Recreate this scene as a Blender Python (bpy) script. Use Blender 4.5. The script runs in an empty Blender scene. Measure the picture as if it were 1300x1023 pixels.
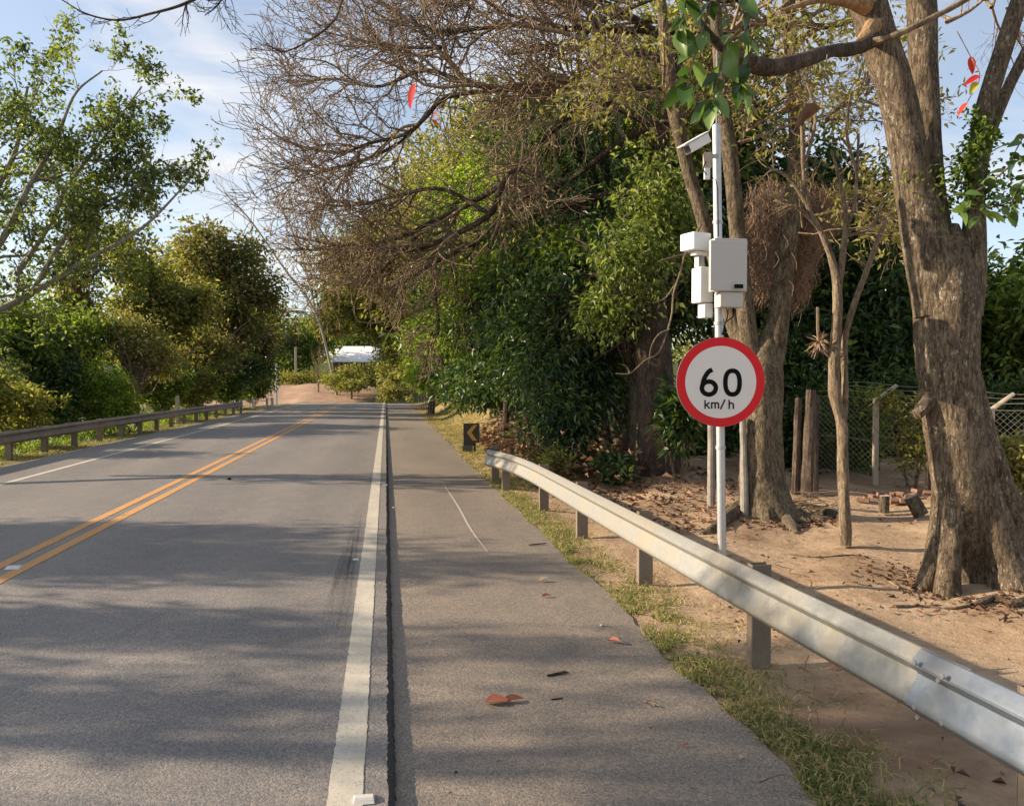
import bpy, math, random
import numpy as np
from mathutils import Vector, Matrix, noise

random.seed(7)
RNG = np.random.default_rng(11)
SC = bpy.context.scene
COL = SC.collection
R = math.radians

# ------------------------------------------------------------------ camera, sky, sun, exposure
H = 1.85
YAW, PITCH = R(9.1), R(1.575)
cam_d = bpy.data.cameras.new("camera")
cam = bpy.data.objects.new("camera", cam_d)
COL.objects.link(cam)
cam_d.sensor_width = 36.0
cam_d.lens = 36.0 * 1000 / 1300
cam_d.clip_start = 0.05
cam_d.clip_end = 3000
cam.location = (0, 0, H)
cam.rotation_euler = (R(90) - PITCH, 0, -YAW)
SC.camera = cam

SUN_EL, SUN_AZ = R(23.0), math.atan2(-1.0, 0.22)      # azimuth measured from +Y towards +X
CLOUD_DIR = tuple(Vector((math.sin(YAW - R(21)), math.cos(YAW - R(21)), math.tan(R(21)))).normalized())
world = bpy.data.worlds.new("World")
SC.world = world
world.use_nodes = True
wt = world.node_tree
wt.nodes.clear()
w_out = wt.nodes.new("ShaderNodeOutputWorld")
w_bg = wt.nodes.new("ShaderNodeBackground")
w_sky = wt.nodes.new("ShaderNodeTexSky")
w_sky.sky_type = 'NISHITA'
w_sky.sun_disc = False
w_sky.sun_elevation = SUN_EL
w_sky.sun_rotation = SUN_AZ % (2 * math.pi)
w_sky.altitude = 600
w_sky.air_density = 1.0
w_sky.dust_density = 1.2
w_sky.ozone_density = 1.0
w_bg.inputs["Strength"].default_value = 0.10
w_tc = wt.nodes.new("ShaderNodeTexCoord")
w_sep = wt.nodes.new("ShaderNodeSeparateXYZ")
wt.links.new(w_tc.outputs["Generated"], w_sep.inputs[0])
# project the view direction on a high flat layer so the wisps stretch towards the horizon
w_add = wt.nodes.new("ShaderNodeMath"); w_add.operation = 'ADD'; w_add.inputs[1].default_value = 0.12
w_max = wt.nodes.new("ShaderNodeMath"); w_max.operation = 'MAXIMUM'; w_max.inputs[1].default_value = 0.03
wt.links.new(w_sep.outputs[2], w_max.inputs[0]); wt.links.new(w_max.outputs[0], w_add.inputs[0])
w_dx = wt.nodes.new("ShaderNodeMath"); w_dx.operation = 'DIVIDE'
w_dy = wt.nodes.new("ShaderNodeMath"); w_dy.operation = 'DIVIDE'
wt.links.new(w_sep.outputs[0], w_dx.inputs[0]); wt.links.new(w_add.outputs[0], w_dx.inputs[1])
wt.links.new(w_sep.outputs[1], w_dy.inputs[0]); wt.links.new(w_add.outputs[0], w_dy.inputs[1])
w_cmb = wt.nodes.new("ShaderNodeCombineXYZ")
wt.links.new(w_dx.outputs[0], w_cmb.inputs[0]); wt.links.new(w_dy.outputs[0], w_cmb.inputs[1])
w_map = wt.nodes.new("ShaderNodeMapping")
w_map.inputs["Scale"].default_value = (0.7, 1.0, 1.0)
w_map.inputs["Rotation"].default_value = (0, 0, 0.5)
w_map.inputs["Location"].default_value = (0.35, 0.2, 0.0)
wt.links.new(w_cmb.outputs[0], w_map.inputs[0])
w_ns = wt.nodes.new("ShaderNodeTexNoise")
w_ns.inputs["Scale"].default_value = 1.0
w_ns.inputs["Detail"].default_value = 5
w_ns.inputs["Roughness"].default_value = 0.55
w_ns.inputs["Distortion"].default_value = 0.5
wt.links.new(w_map.outputs[0], w_ns.inputs["Vector"])
w_cr = wt.nodes.new("ShaderNodeValToRGB")
w_cr.color_ramp.elements[0].position = 0.44; w_cr.color_ramp.elements[0].color = (0.22, 0.22, 0.22, 1)
w_cr.color_ramp.elements[1].position = 0.68; w_cr.color_ramp.elements[1].color = (0.8, 0.8, 0.8, 1)
wt.links.new(w_ns.outputs["Fac"], w_cr.inputs[0])
w_mix = wt.nodes.new("ShaderNodeMix"); w_mix.data_type = 'RGBA'
w_mix.inputs["B"].default_value = (5.3, 5.2, 5.15, 1)
cdir = CLOUD_DIR
w_dot = wt.nodes.new("ShaderNodeVectorMath"); w_dot.operation = 'DOT_PRODUCT'; w_dot.inputs[1].default_value = cdir
w_nv = wt.nodes.new("ShaderNodeVectorMath"); w_nv.operation = 'NORMALIZE'
wt.links.new(w_tc.outputs["Generated"], w_nv.inputs[0]); wt.links.new(w_nv.outputs[0], w_dot.inputs[0])
w_mr = wt.nodes.new("ShaderNodeMapRange"); w_mr.interpolation_type = 'SMOOTHSTEP'
w_mr.inputs["From Min"].default_value = 0.968; w_mr.inputs["From Max"].default_value = 1.0
w_mr.inputs["To Max"].default_value = 1.0
wt.links.new(w_dot.outputs["Value"], w_mr.inputs["Value"])
w_n2 = wt.nodes.new("ShaderNodeTexNoise"); w_n2.inputs["Scale"].default_value = 7.0; w_n2.inputs["Detail"].default_value = 6; w_n2.inputs["Distortion"].default_value = 0.6
w_m2 = wt.nodes.new("ShaderNodeMapping"); w_m2.inputs["Scale"].default_value = (0.6, 1.0, 2.4)
wt.links.new(w_tc.outputs["Generated"], w_m2.inputs[0]); wt.links.new(w_m2.outputs[0], w_n2.inputs["Vector"])
w_r2 = wt.nodes.new("ShaderNodeMapRange"); w_r2.inputs["From Min"].default_value = 0.36; w_r2.inputs["From Max"].default_value = 0.74
wt.links.new(w_n2.outputs["Fac"], w_r2.inputs["Value"])
w_mu = wt.nodes.new("ShaderNodeMath"); w_mu.operation = 'MULTIPLY'
wt.links.new(w_mr.outputs[0], w_mu.inputs[0]); wt.links.new(w_r2.outputs[0], w_mu.inputs[1])
w_mx = wt.nodes.new("ShaderNodeMath"); w_mx.operation = 'MAXIMUM'
wt.links.new(w_mu.outputs[0], w_mx.inputs[0]); wt.links.new(w_cr.outputs[0], w_mx.inputs[1])
wt.links.new(w_mx.outputs[0], w_mix.inputs["Factor"])
wt.links.new(w_sky.outputs[0], w_mix.inputs["A"])
wt.links.new(w_mix.outputs["Result"], w_bg.inputs[0])
wt.links.new(w_bg.outputs[0], w_out.inputs[0])

sun_d = bpy.data.lights.new("sun", 'SUN')
sun = bpy.data.objects.new("sun", sun_d)
COL.objects.link(sun)
sun_d.energy = 5.0
sun_d.angle = R(0.6)
sun_d.color = (1.0, 0.83, 0.62)
sd = Vector((math.sin(SUN_AZ) * math.cos(SUN_EL), math.cos(SUN_AZ) * math.cos(SUN_EL), math.sin(SUN_EL)))
sun.rotation_euler = sd.to_track_quat('Z', 'Y').to_euler()
sun.location = (-20, 0, 30)
SUNV = np.array(sd)

SC.view_settings.view_transform = 'Standard'
SC.view_settings.look = 'None'
SC.view_settings.gamma = 1.0
SC.view_settings.use_curve_mapping = False
SC.view_settings.exposure = 1.0
SC.render.engine = 'CYCLES'
SC.cycles.max_bounces = 6
SC.cycles.transparent_max_bounces = 6

# ------------------------------------------------------------------ helpers
CF = np.array([math.sin(YAW) * math.cos(PITCH), math.cos(YAW) * math.cos(PITCH), -math.sin(PITCH)])
CR = np.array([math.cos(YAW), -math.sin(YAW), 0.0])
CU = np.cross(CR, CF)

def W(px, py, D):
    """point at distance D along the viewing axis, on the ray through a pixel of the 1300x1023 photograph"""
    return np.array([0, 0, H]) + D * (CF + CR * (px - 650) / 1000.0 - CU * (py - 511.5) / 1000.0)

def G(px, py, z=0.0):
    d = CF + CR * (px - 650) / 1000.0 - CU * (py - 511.5) / 1000.0
    t = (z - H) / d[2]
    return np.array([0, 0, H]) + t * d

def smooth(t):
    t = np.clip(t, 0, 1)
    return t * t * (3 - 2 * t)

def rp(y):
    y = np.asarray(y, float)
    return -0.0005 * np.maximum(0, np.minimum(y, 97) - 55) ** 2

def terrain(x, y):
    """height of the ground sheet"""
    x = np.asarray(x, float); y = np.asarray(y, float)
    z = rp(y) - 0.075
    # right side: verge, trodden earth, grassy bank further on
    bank = 1.15 * smooth((x - 2.6) / 2.6) * smooth((y - 20) / 18) * (1 - smooth((y - 62) / 20))
    z = z + bank
    z = z + 0.22 * smooth((x - 3.0) / 2.0) * smooth((y - 10.5) / 4)
    und = 0.035 * np.sin(x * 1.7 + 0.6 * y) * np.sin(y * 1.15 + 1.3) + 0.02 * np.sin(x * 3.9 - y * 2.3)
    z = z + und * smooth((x - 2.2) / 1.0) + und * smooth((-8.8 - x) / 1.0)
    # left side falls away behind the guardrail
    z = z - 0.5 * smooth((-9.6 - x) / 4.0)
    # under the carriageway the sheet is lower
    z = np.where((x > -8.3) & (x < 1.75) & (y < 100), z - 0.15, z)
    far = smooth((y - 98) / 16)
    z = z + far * (2.55 + 0.2 * np.sin(x * 0.3))
    z = z + smooth((y - 118) / 40) * 4.0
    return z

def th(x, y):
    return float(terrain(x, y))

def link(o, parent=None):
    COL.objects.link(o)
    if parent is not None:
        o.parent = parent
    return o

def tag(o, label=None, cat=None, group=None, kind=None):
    if label: o["label"] = label
    if cat: o["category"] = cat
    if group: o["group"] = group
    if kind: o["kind"] = kind
    return o

def empty(name, loc, label, cat, group=None, rz=0.0):
    o = bpy.data.objects.new(name, None)
    o.empty_display_size = 0.2
    o.location = tuple(float(v) for v in loc)
    o.rotation_euler = (0, 0, rz)
    link(o)
    return tag(o, label, cat, group)

def np_mesh(name, V, F, mat=None, sm=False):
    V = np.ascontiguousarray(V, dtype=np.float32)
    F = np.ascontiguousarray(F, dtype=np.int32)
    me = bpy.data.meshes.new(name)
    me.vertices.add(len(V)); me.vertices.foreach_set("co", V.ravel())
    me.loops.add(F.size); me.loops.foreach_set("vertex_index", F.ravel())
    me.polygons.add(len(F))
    me.polygons.foreach_set("loop_start", np.arange(0, F.size, F.shape[1], dtype=np.int32))
    me.update(calc_edges=True)
    if mat: me.materials.append(mat)
    if sm: me.shade_smooth()
    else: me.shade_flat()
    return me

def mobj(name, V, F, mat=None, parent=None, sm=False):
    """mesh object from world coordinates; when it has a parent Empty the mesh is kept in the parent's frame"""
    V = np.asarray(V, float)
    if parent is not None:
        M = parent_matrix(parent)
        Mi = np.array(M.inverted())
        V = V @ Mi[:3, :3].T + Mi[:3, 3]
    o = bpy.data.objects.new(name, np_mesh(name, V, F, mat, sm))
    return link(o, parent)

def parent_matrix(p):
    M = Matrix.Identity(4)
    while p is not None:
        M = (Matrix.Translation(p.location) @ p.rotation_euler.to_matrix().to_4x4() @ Matrix.Diagonal((*p.scale, 1))) @ M
        p = p.parent
    return M

def nrm(a):
    return a / np.maximum(np.linalg.norm(a, axis=-1, keepdims=True), 1e-9)

def tubes(P, Rr, S=6, cap=False):
    """P (N,K,3), Rr (N,K) -> verts, quads of N tubes"""
    P = np.asarray(P, float); Rr = np.asarray(Rr, float)
    N, K, _ = P.shape
    T = np.empty_like(P)
    T[:, 1:-1] = P[:, 2:] - P[:, :-2]
    T[:, 0] = P[:, 1] - P[:, 0]; T[:, -1] = P[:, -1] - P[:, -2]
    T = nrm(T)
    ref = np.where(np.abs(T[:, :1, 2:3]) > 0.9, np.array([1.0, 0, 0]), np.array([0, 0, 1.0]))
    # parallel-ish frame
    A = nrm(np.cross(T, np.broadcast_to(ref, T.shape)))
    for k in range(1, K):
        a = A[:, k - 1] - T[:, k] * np.sum(A[:, k - 1] * T[:, k], axis=1, keepdims=True)
        A[:, k] = nrm(a)
    B = np.cross(T, A)
    ang = np.arange(S) * 2 * math.pi / S
    V = P[:, :, None, :] + Rr[:, :, None, None] * (A[:, :, None, :] * np.cos(ang)[None, None, :, None] + B[:, :, None, :] * np.sin(ang)[None, None, :, None])
    V = V.reshape(-1, 3)
    n, k, s = np.meshgrid(np.arange(N), np.arange(K - 1), np.arange(S), indexing='ij')
    s2 = (s + 1) % S
    b = n * K * S
    F = np.stack([b + k * S + s, b + k * S + s2, b + (k + 1) * S + s2, b + (k + 1) * S + s], axis=-1).reshape(-1, 4)
    return V, F

def cat_meshes(L):
    Vs, Fs, off = [], [], 0
    for V, F in L:
        Vs.append(V); Fs.append(F + off); off += len(V)
    return np.concatenate(Vs), np.concatenate(Fs)

def spline(pts, n):
    """Catmull-Rom through points (any dimension), n samples"""
    pts = np.asarray(pts, float)
    P = np.vstack([2 * pts[0] - pts[1], pts, 2 * pts[-1] - pts[-2]])
    u = np.linspace(0, len(pts) - 1 - 1e-6, n)
    i = u.astype(int); t = (u - i)[:, None]
    p0, p1, p2, p3 = P[i], P[i + 1], P[i + 2], P[i + 3]
    return 0.5 * ((2 * p1) + (-p0 + p2) * t + (2 * p0 - 5 * p1 + 4 * p2 - p3) * t * t + (-p0 + 3 * p1 - 3 * p2 + p3) * t ** 3)

def resamp(P, Rr, K):
    N, K0, _ = P.shape
    return P, Rr

def grow(P, Rr, n, L, ang=0.8, t0=0.2, t1=1.0, up=0.05, K=5, wig=0.15, rr=0.55, rng=RNG, taper=0.3, lens=None):
    N, K0, _ = P.shape
    idx = np.repeat(np.arange(N), n)
    m = len(idx)
    t = t0 + (t1 - t0) * rng.random(m)
    s = t * (K0 - 1); i = np.minimum(s.astype(int), K0 - 2); f = (s - i)[:, None]
    base = P[idx, i] * (1 - f) + P[idx, i + 1] * f
    tan = nrm(P[idx, i + 1] - P[idx, i])
    rad = (Rr[idx, i] * (1 - f[:, 0]) + Rr[idx, i + 1] * f[:, 0]) * rr * rng.uniform(0.7, 1.1, m)
    perp = nrm(np.cross(tan, rng.normal(size=(m, 3))))
    a = ang * rng.uniform(0.6, 1.3, m)[:, None]
    d = tan * np.cos(a) + perp * np.sin(a)
    d[:, 2] += up
    d = nrm(d)
    ln = L * (1 - 0.45 * t) * rng.uniform(0.55, 1.25, m)
    pts = [base]
    for k in range(1, K):
        pts.append(pts[-1] + d * (ln / (K - 1))[:, None])
        d = nrm(d + wig * rng.normal(size=(m, 3)) + np.array([0, 0, up * 0.6]))
    C = np.stack(pts, axis=1)
    RR = rad[:, None] * np.linspace(1, taper, K)[None, :]
    return C, RR

def leaves(base, axis, size, width=0.45, droop=0.0, rng=RNG, upb=0.35, fold=0.12):
    """kite leaves: base (M,3), axis (M,3) unit, size (M,) -> verts, tris"""
    M = len(base)
    ax = axis.copy(); ax[:, 2] -= droop; ax = nrm(ax)
    nr = rng.normal(size=(M, 3)); nr[:, 2] = np.abs(nr[:, 2]) + upb
    sd_ = nrm(np.cross(ax, nr)); n = np.cross(sd_, ax)
    s = size[:, None]
    mid = base + ax * s * 0.45
    tip = base + ax * s - n * s * fold * 1.2
    l = mid + sd_ * s * width * 0.5 + n * s * fold
    r = mid - sd_ * s * width * 0.5 + n * s * fold
    V = np.stack([base, r, tip, l], axis=1).reshape(-1, 3)
    o = np.arange(M)[:, None] * 4
    F = np.concatenate([o + np.array([[0, 1, 2]]), o + np.array([[0, 2, 3]])], axis=0)
    F = np.stack([np.concatenate([o + np.array([[0, 1, 2]])]), np.concatenate([o + np.array([[0, 2, 3]])])], axis=1).reshape(-1, 3)
    return V, F

def rand_dirs(m, rng=RNG):
    return nrm(rng.normal(size=(m, 3)))

def box_vf(c, s, rz=0.0, M=None):
    c = np.array(c, float); s = np.array(s, float) / 2
    v = np.array([[x, y, z] for x in (-1, 1) for y in (-1, 1) for z in (-1, 1)], float) * s
    if M is not None:
        v = v @ np.array(M)[:3, :3].T
    cz, sz = math.cos(rz), math.sin(rz)
    v = v @ np.array([[cz, sz, 0], [-sz, cz, 0], [0, 0, 1]])
    F = np.array([[0, 1, 3, 2], [4, 6, 7, 5], [0, 4, 5, 1], [2, 3, 7, 6], [0, 2, 6, 4], [1, 5, 7, 3]])
    return v + c, F

def bevel(o, w=0.006, seg=2):
    m = o.modifiers.new("bevel", 'BEVEL')
    m.width = w; m.segments = seg; m.limit_method = 'ANGLE'
    return o

def cyl_vf(p0, p1, r0, r1=None, S=16, caps=True):
    r1 = r0 if r1 is None else r1
    V, F = tubes(np.array([[p0, p1]], float), np.array([[r0, r1]]), S)
    if caps:
        V = np.vstack([V, p0, p1]); n = len(V)
        ex = []
        for k in range(S):
            k2 = (k + 1) % S
            ex.append([n - 2, k2, k, k]); ex.append([n - 1, S + k, S + k2, S + k2])
        # degenerate quads avoided: make them tiny real quads by splitting around centre is not needed for rendering
        F = [list(f) for f in F] + ex
    return V, F

def py_mesh(name, V, F, mat=None, parent=None, sm=False):
    V = np.asarray(V, float)
    if parent is not None:
        Mi = np.array(parent_matrix(parent).inverted())
        V = V @ Mi[:3, :3].T + Mi[:3, 3]
    me = bpy.data.meshes.new(name)
    FF = []
    for f in F:
        g = []
        for i in f:
            if int(i) not in g: g.append(int(i))
        FF.append(g)
    me.from_pydata([tuple(v) for v in V], [], FF)
    me.update()
    if mat: me.materials.append(mat)
    if sm:
        me.shade_smooth()
        me.set_sharp_from_angle(angle=R(28))
    o = bpy.data.objects.new(name, me)
    return link(o, parent)

# ------------------------------------------------------------------ materials
def new_mat(name):
    m = bpy.data.materials.new(name)
    m.use_nodes = True
    nt = m.node_tree
    b = nt.nodes["Principled BSDF"]
    return m, nt, b

def nd(nt, t, **kw):
    n = nt.nodes.new(t)
    for k, v in kw.items():
        setattr(n, k, v)
    return n

def noise_tex(nt, vec, scale, detail=4, rough=0.55, dist=0.0):
    n = nd(nt, "ShaderNodeTexNoise")
    n.inputs["Scale"].default_value = scale
    n.inputs["Detail"].default_value = detail
    n.inputs["Roughness"].default_value = rough
    n.inputs["Distortion"].default_value = dist
    if vec is not None: nt.links.new(vec, n.inputs["Vector"])
    return n.outputs["Fac"]

def ramp(nt, fac, stops):
    r = nd(nt, "ShaderNodeValToRGB")
    el = r.color_ramp.elements
    while len(el) < len(stops): el.new(0.5)
    for e, (p, c) in zip(el, stops):
        e.position = p
        e.color = (c[0], c[1], c[2], 1) if not isinstance(c, (int, float)) else (c, c, c, 1)
    nt.links.new(fac, r.inputs[0])
    return r.outputs[0]

def mixc(nt, fac, a, b, mode='MIX'):
    m = nd(nt, "ShaderNodeMix", data_type='RGBA', blend_type=mode)
    for key, v in (("Factor", fac), ("A", a), ("B", b)):
        if isinstance(v, (int, float)): m.inputs[key].default_value = v
        elif isinstance(v, tuple): m.inputs[key].default_value = (*v, 1) if len(v) == 3 else v
        else: nt.links.new(v, m.inputs[key])
    return m.outputs["Result"]

def mth(nt, op, a, b=None):
    m = nd(nt, "ShaderNodeMath", operation=op)
    for i, v in enumerate((a, b)):
        if v is None: continue
        if isinstance(v, (int, float)): m.inputs[i].default_value = v
        else: nt.links.new(v, m.inputs[i])
    return m.outputs[0]

def bump(nt, b, h, strength=0.3, dist=0.02):
    n = nd(nt, "ShaderNodeBump")
    n.inputs["Strength"].default_value = strength
    n.inputs["Distance"].default_value = dist
    nt.links.new(h, n.inputs["Height"])
    nt.links.new(n.outputs[0], b.inputs["Normal"])

def coords(nt, scale=(1, 1, 1), kind="Object"):
    tc = nd(nt, "ShaderNodeTexCoord")
    mp = nd(nt, "ShaderNodeMapping")
    mp.inputs["Scale"].default_value = scale
    nt.links.new(tc.outputs[kind], mp.inputs[0])
    return mp.outputs[0]

def mat_asphalt(name, dark, light, warm, worn):
    m, nt, b = new_mat(name)
    v = coords(nt)
    grain = noise_tex(nt, v, 260, 2, 0.7)
    vo = nd(nt, "ShaderNodeTexVoronoi"); vo.inputs["Scale"].default_value = 95
    nt.links.new(v, vo.inputs["Vector"])
    stones = ramp(nt, vo.outputs["Distance"], [(0.0, 1.0), (0.55, 0.35), (0.8, 0.0)])
    vcol = ramp(nt, vo.outputs["Color"], [(0.0, (0.4, 0.4, 0.4)), (0.5, (1, 0.98, 0.95)), (1.0, (1.9, 1.7, 1.5))])
    pat = noise_tex(nt, coords(nt, (0.55, 0.16, 1)), 1.0, 6, 0.6, 0.4)
    pat2 = noise_tex(nt, v, 3.5, 5, 0.65)
    c = ramp(nt, pat, [(0.3, dark), (0.7, light)])
    c = mixc(nt, ramp(nt, pat2, [(0.42, 0.0), (0.75, 0.5)]), c, warm)
    # wheel paths: slightly polished long bands
    wv = nd(nt, "ShaderNodeTexWave"); wv.wave_type = 'BANDS'; wv.bands_direction = 'X'
    wv.inputs["Scale"].default_value = 0.18; wv.inputs["Distortion"].default_value = 1.2; wv.inputs["Detail"].default_value = 2
    nt.links.new(coords(nt, (1, 0.03, 1)), wv.inputs["Vector"])
    c = mixc(nt, mth(nt, 'MULTIPLY', wv.outputs["Fac"], worn), c, (0.6, 0.62, 0.66), 'MULTIPLY')
    c = mixc(nt, 0.62, c, vcol, 'MULTIPLY')
    c = mixc(nt, ramp(nt, grain, [(0.35, 0.55), (0.6, 0.0)]), c, (0.02, 0.02, 0.02))
    pits = noise_tex(nt, v, 75, 3, 0.6)
    c = mixc(nt, ramp(nt, pits, [(0.30, 0.85), (0.40, 0.0)]), c, (0.03, 0.028, 0.027))
    lite = noise_tex(nt, coords(nt, (1.02, 1.01, 1)), 110, 2, 0.5)
    c = mixc(nt, ramp(nt, lite, [(0.64, 0.0), (0.72, 0.5)]), c, (0.42, 0.38, 0.34))
    nt.links.new(c, b.inputs["Base Color"])
    b.inputs["Roughness"].default_value = 0.62
    b.inputs["Specular IOR Level"].default_value = 0.35
    h = mth(nt, 'ADD', stones, mth(nt, 'MULTIPLY', grain, 0.7))
    bump(nt, b, h, 0.4, 0.004)
    return m

M_ROAD = mat_asphalt("carriageway_asphalt", (0.195, 0.184, 0.178), (0.295, 0.273, 0.255), (0.35, 0.30, 0.26), 0.3)
M_SHOULDER = mat_asphalt("shoulder_asphalt", (0.20, 0.176, 0.152), (0.31, 0.262, 0.215), (0.36, 0.29, 0.23), 0.15)

def mat_paint(name, col, wear=0.5):
    m, nt, b = new_mat(name)
    v = coords(nt)
    n1 = noise_tex(nt, v, 70, 5, 0.7)
    n2 = noise_tex(nt, coords(nt, (1, 0.35, 1)), 5, 5, 0.65)
    c = mixc(nt, ramp(nt, n2, [(0.35, 0.0), (0.8, 0.45)]), col, (0.26, 0.225, 0.19))
    c = mixc(nt, ramp(nt, n1, [(0.60 - 0.12 * wear, 0.0), (0.70, 0.85)]), c, (0.13, 0.125, 0.12))
    nt.links.new(c, b.inputs["Base Color"])
    b.inputs["Roughness"].default_value = 0.7
    bump(nt, b, n1, 0.3, 0.004)
    return m
M_WHITE_LINE = mat_paint("white_line_paint", (0.52, 0.475, 0.385))
M_YELLOW_LINE = mat_paint("yellow_line_paint", (0.62, 0.29, 0.06), 0.9)
M_RUBBER = None

def mat_leaf(name, c0, c1, c2, trans=0.4, rough=0.5, clump=1.2, tint=None, spec=0.4):
    """per leaf and per clump colour variety; tint = colour of a minority of leaves"""
    m, nt, b = new_mat(name)
    geo = nd(nt, "ShaderNodeNewGeometry")
    rnd = geo.outputs["Random Per Island"]
    cl = noise_tex(nt, geo.outputs["Position"], clump, 3, 0.5)
    oi = nd(nt, "ShaderNodeObjectInfo")
    rnd = mth(nt, 'FRACT', mth(nt, 'ADD', rnd, mth(nt, 'MULTIPLY', oi.outputs["Random"], 5.0)))
    big_ = noise_tex(nt, geo.outputs["Position"], clump * 0.35, 2, 0.5)
    f = mth(nt, 'ADD', mth(nt, 'MULTIPLY', rnd, 0.42), mth(nt, 'MULTIPLY', mth(nt, 'ADD', cl, big_), 0.32))
    c = ramp(nt, f, [(0.30, c0), (0.53, c1), (0.76, c2)])
    if tint:
        c = mixc(nt, ramp(nt, mth(nt, 'FRACT', mth(nt, 'MULTIPLY', rnd, 17.3)), [(1 - tint[1], 0.0), (1 - tint[1] + 0.02, 1.0)]), c, tint[0])
    nt.links.new(c, b.inputs["Base Color"])
    b.inputs["Roughness"].default_value = rough
    b.inputs["Specular IOR Level"].default_value = spec
    tr = nd(nt, "ShaderNodeBsdfTranslucent")
    nt.links.new(mixc(nt, 1.0, c, (1.5, 1.6, 0.7), 'MULTIPLY'), tr.inputs[0])
    mx = nd(nt, "ShaderNodeMixShader"); mx.inputs[0].default_value = trans
    out = [n for n in nt.nodes if n.type == 'OUTPUT_MATERIAL'][0]
    nt.links.new(b.outputs[0], mx.inputs[1]); nt.links.new(tr.outputs[0], mx.inputs[2])
    nt.links.new(mx.outputs[0], out.inputs[0])
    return m

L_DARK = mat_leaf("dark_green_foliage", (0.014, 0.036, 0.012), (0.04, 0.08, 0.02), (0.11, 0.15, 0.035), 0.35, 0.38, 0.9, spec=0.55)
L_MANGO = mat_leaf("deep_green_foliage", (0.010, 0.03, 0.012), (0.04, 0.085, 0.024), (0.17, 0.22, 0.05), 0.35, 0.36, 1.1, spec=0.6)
L_LIME = mat_leaf("lime_green_foliage", (0.07, 0.13, 0.02), (0.18, 0.25, 0.035), (0.36, 0.40, 0.07), 0.5, 0.45, 1.0)
L_OLIVE = mat_leaf("olive_foliage", (0.06, 0.075, 0.02), (0.17, 0.18, 0.045), (0.36, 0.32, 0.10), 0.52, 0.55, 0.7, ((0.24, 0.19, 0.07), 0.15))
L_BROWN = mat_leaf("dry_brown_foliage", (0.08, 0.068, 0.028), (0.20, 0.165, 0.07), (0.36, 0.28, 0.13), 0.45, 0.6, 0.45, ((0.10, 0.13, 0.035), 0.35))
L_MID = mat_leaf("fresh_green_foliage", (0.035, 0.07, 0.014), (0.115, 0.165, 0.028), (0.28, 0.32, 0.07), 0.5, 0.48, 0.8)
L_FORE = mat_leaf("small_green_leaves", (0.05, 0.075, 0.022), (0.14, 0.18, 0.05), (0.28, 0.31, 0.09), 0.5, 0.45, 0.8)
L_DROOP = mat_leaf("drooping_green_fronds", (0.02, 0.05, 0.015), (0.055, 0.105, 0.025), (0.12, 0.17, 0.04), 0.3, 0.5, 0.9)
L_PALE = mat_leaf("yellowish_foliage", (0.14, 0.14, 0.04), (0.24, 0.22, 0.07), (0.36, 0.31, 0.11), 0.35, 0.6, 1.0)
L_GRASS = mat_leaf("verge_grass_blades", (0.06, 0.10, 0.02), (0.14, 0.18, 0.045), (0.32, 0.27, 0.12), 0.35, 0.6, 1.6, ((0.42, 0.33, 0.18), 0.45))
L_STRAW = mat_leaf("straw_grass_blades", (0.19, 0.16, 0.06), (0.36, 0.28, 0.13), (0.52, 0.40, 0.21), 0.3, 0.7, 1.0, ((0.12, 0.16, 0.04), 0.25))
L_LITTER = mat_leaf("fallen_brown_leaves", (0.06, 0.032, 0.02), (0.15, 0.075, 0.045), (0.32, 0.18, 0.11), 0.1, 0.7, 1.5)
L_BIG = mat_leaf("big_green_leaf", (0.02, 0.05, 0.012), (0.06, 0.12, 0.022), (0.17, 0.26, 0.06), 0.32, 0.32, 5.0, spec=0.6)
L_RED = mat_leaf("red_leaf", (0.34, 0.012, 0.012), (0.46, 0.02, 0.018), (0.5, 0.05, 0.03), 0.3, 0.75, 5.0)
L_YELLOW = mat_leaf("yellow_leaf", (0.4, 0.33, 0.03), (0.5, 0.42, 0.05), (0.55, 0.5, 0.1), 0.5, 0.4, 5.0)
L_RUST = mat_leaf("rust_red_fallen_leaf", (0.28, 0.085, 0.05), (0.36, 0.12, 0.075), (0.42, 0.20, 0.14), 0.1, 0.6, 9.0)

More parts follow.
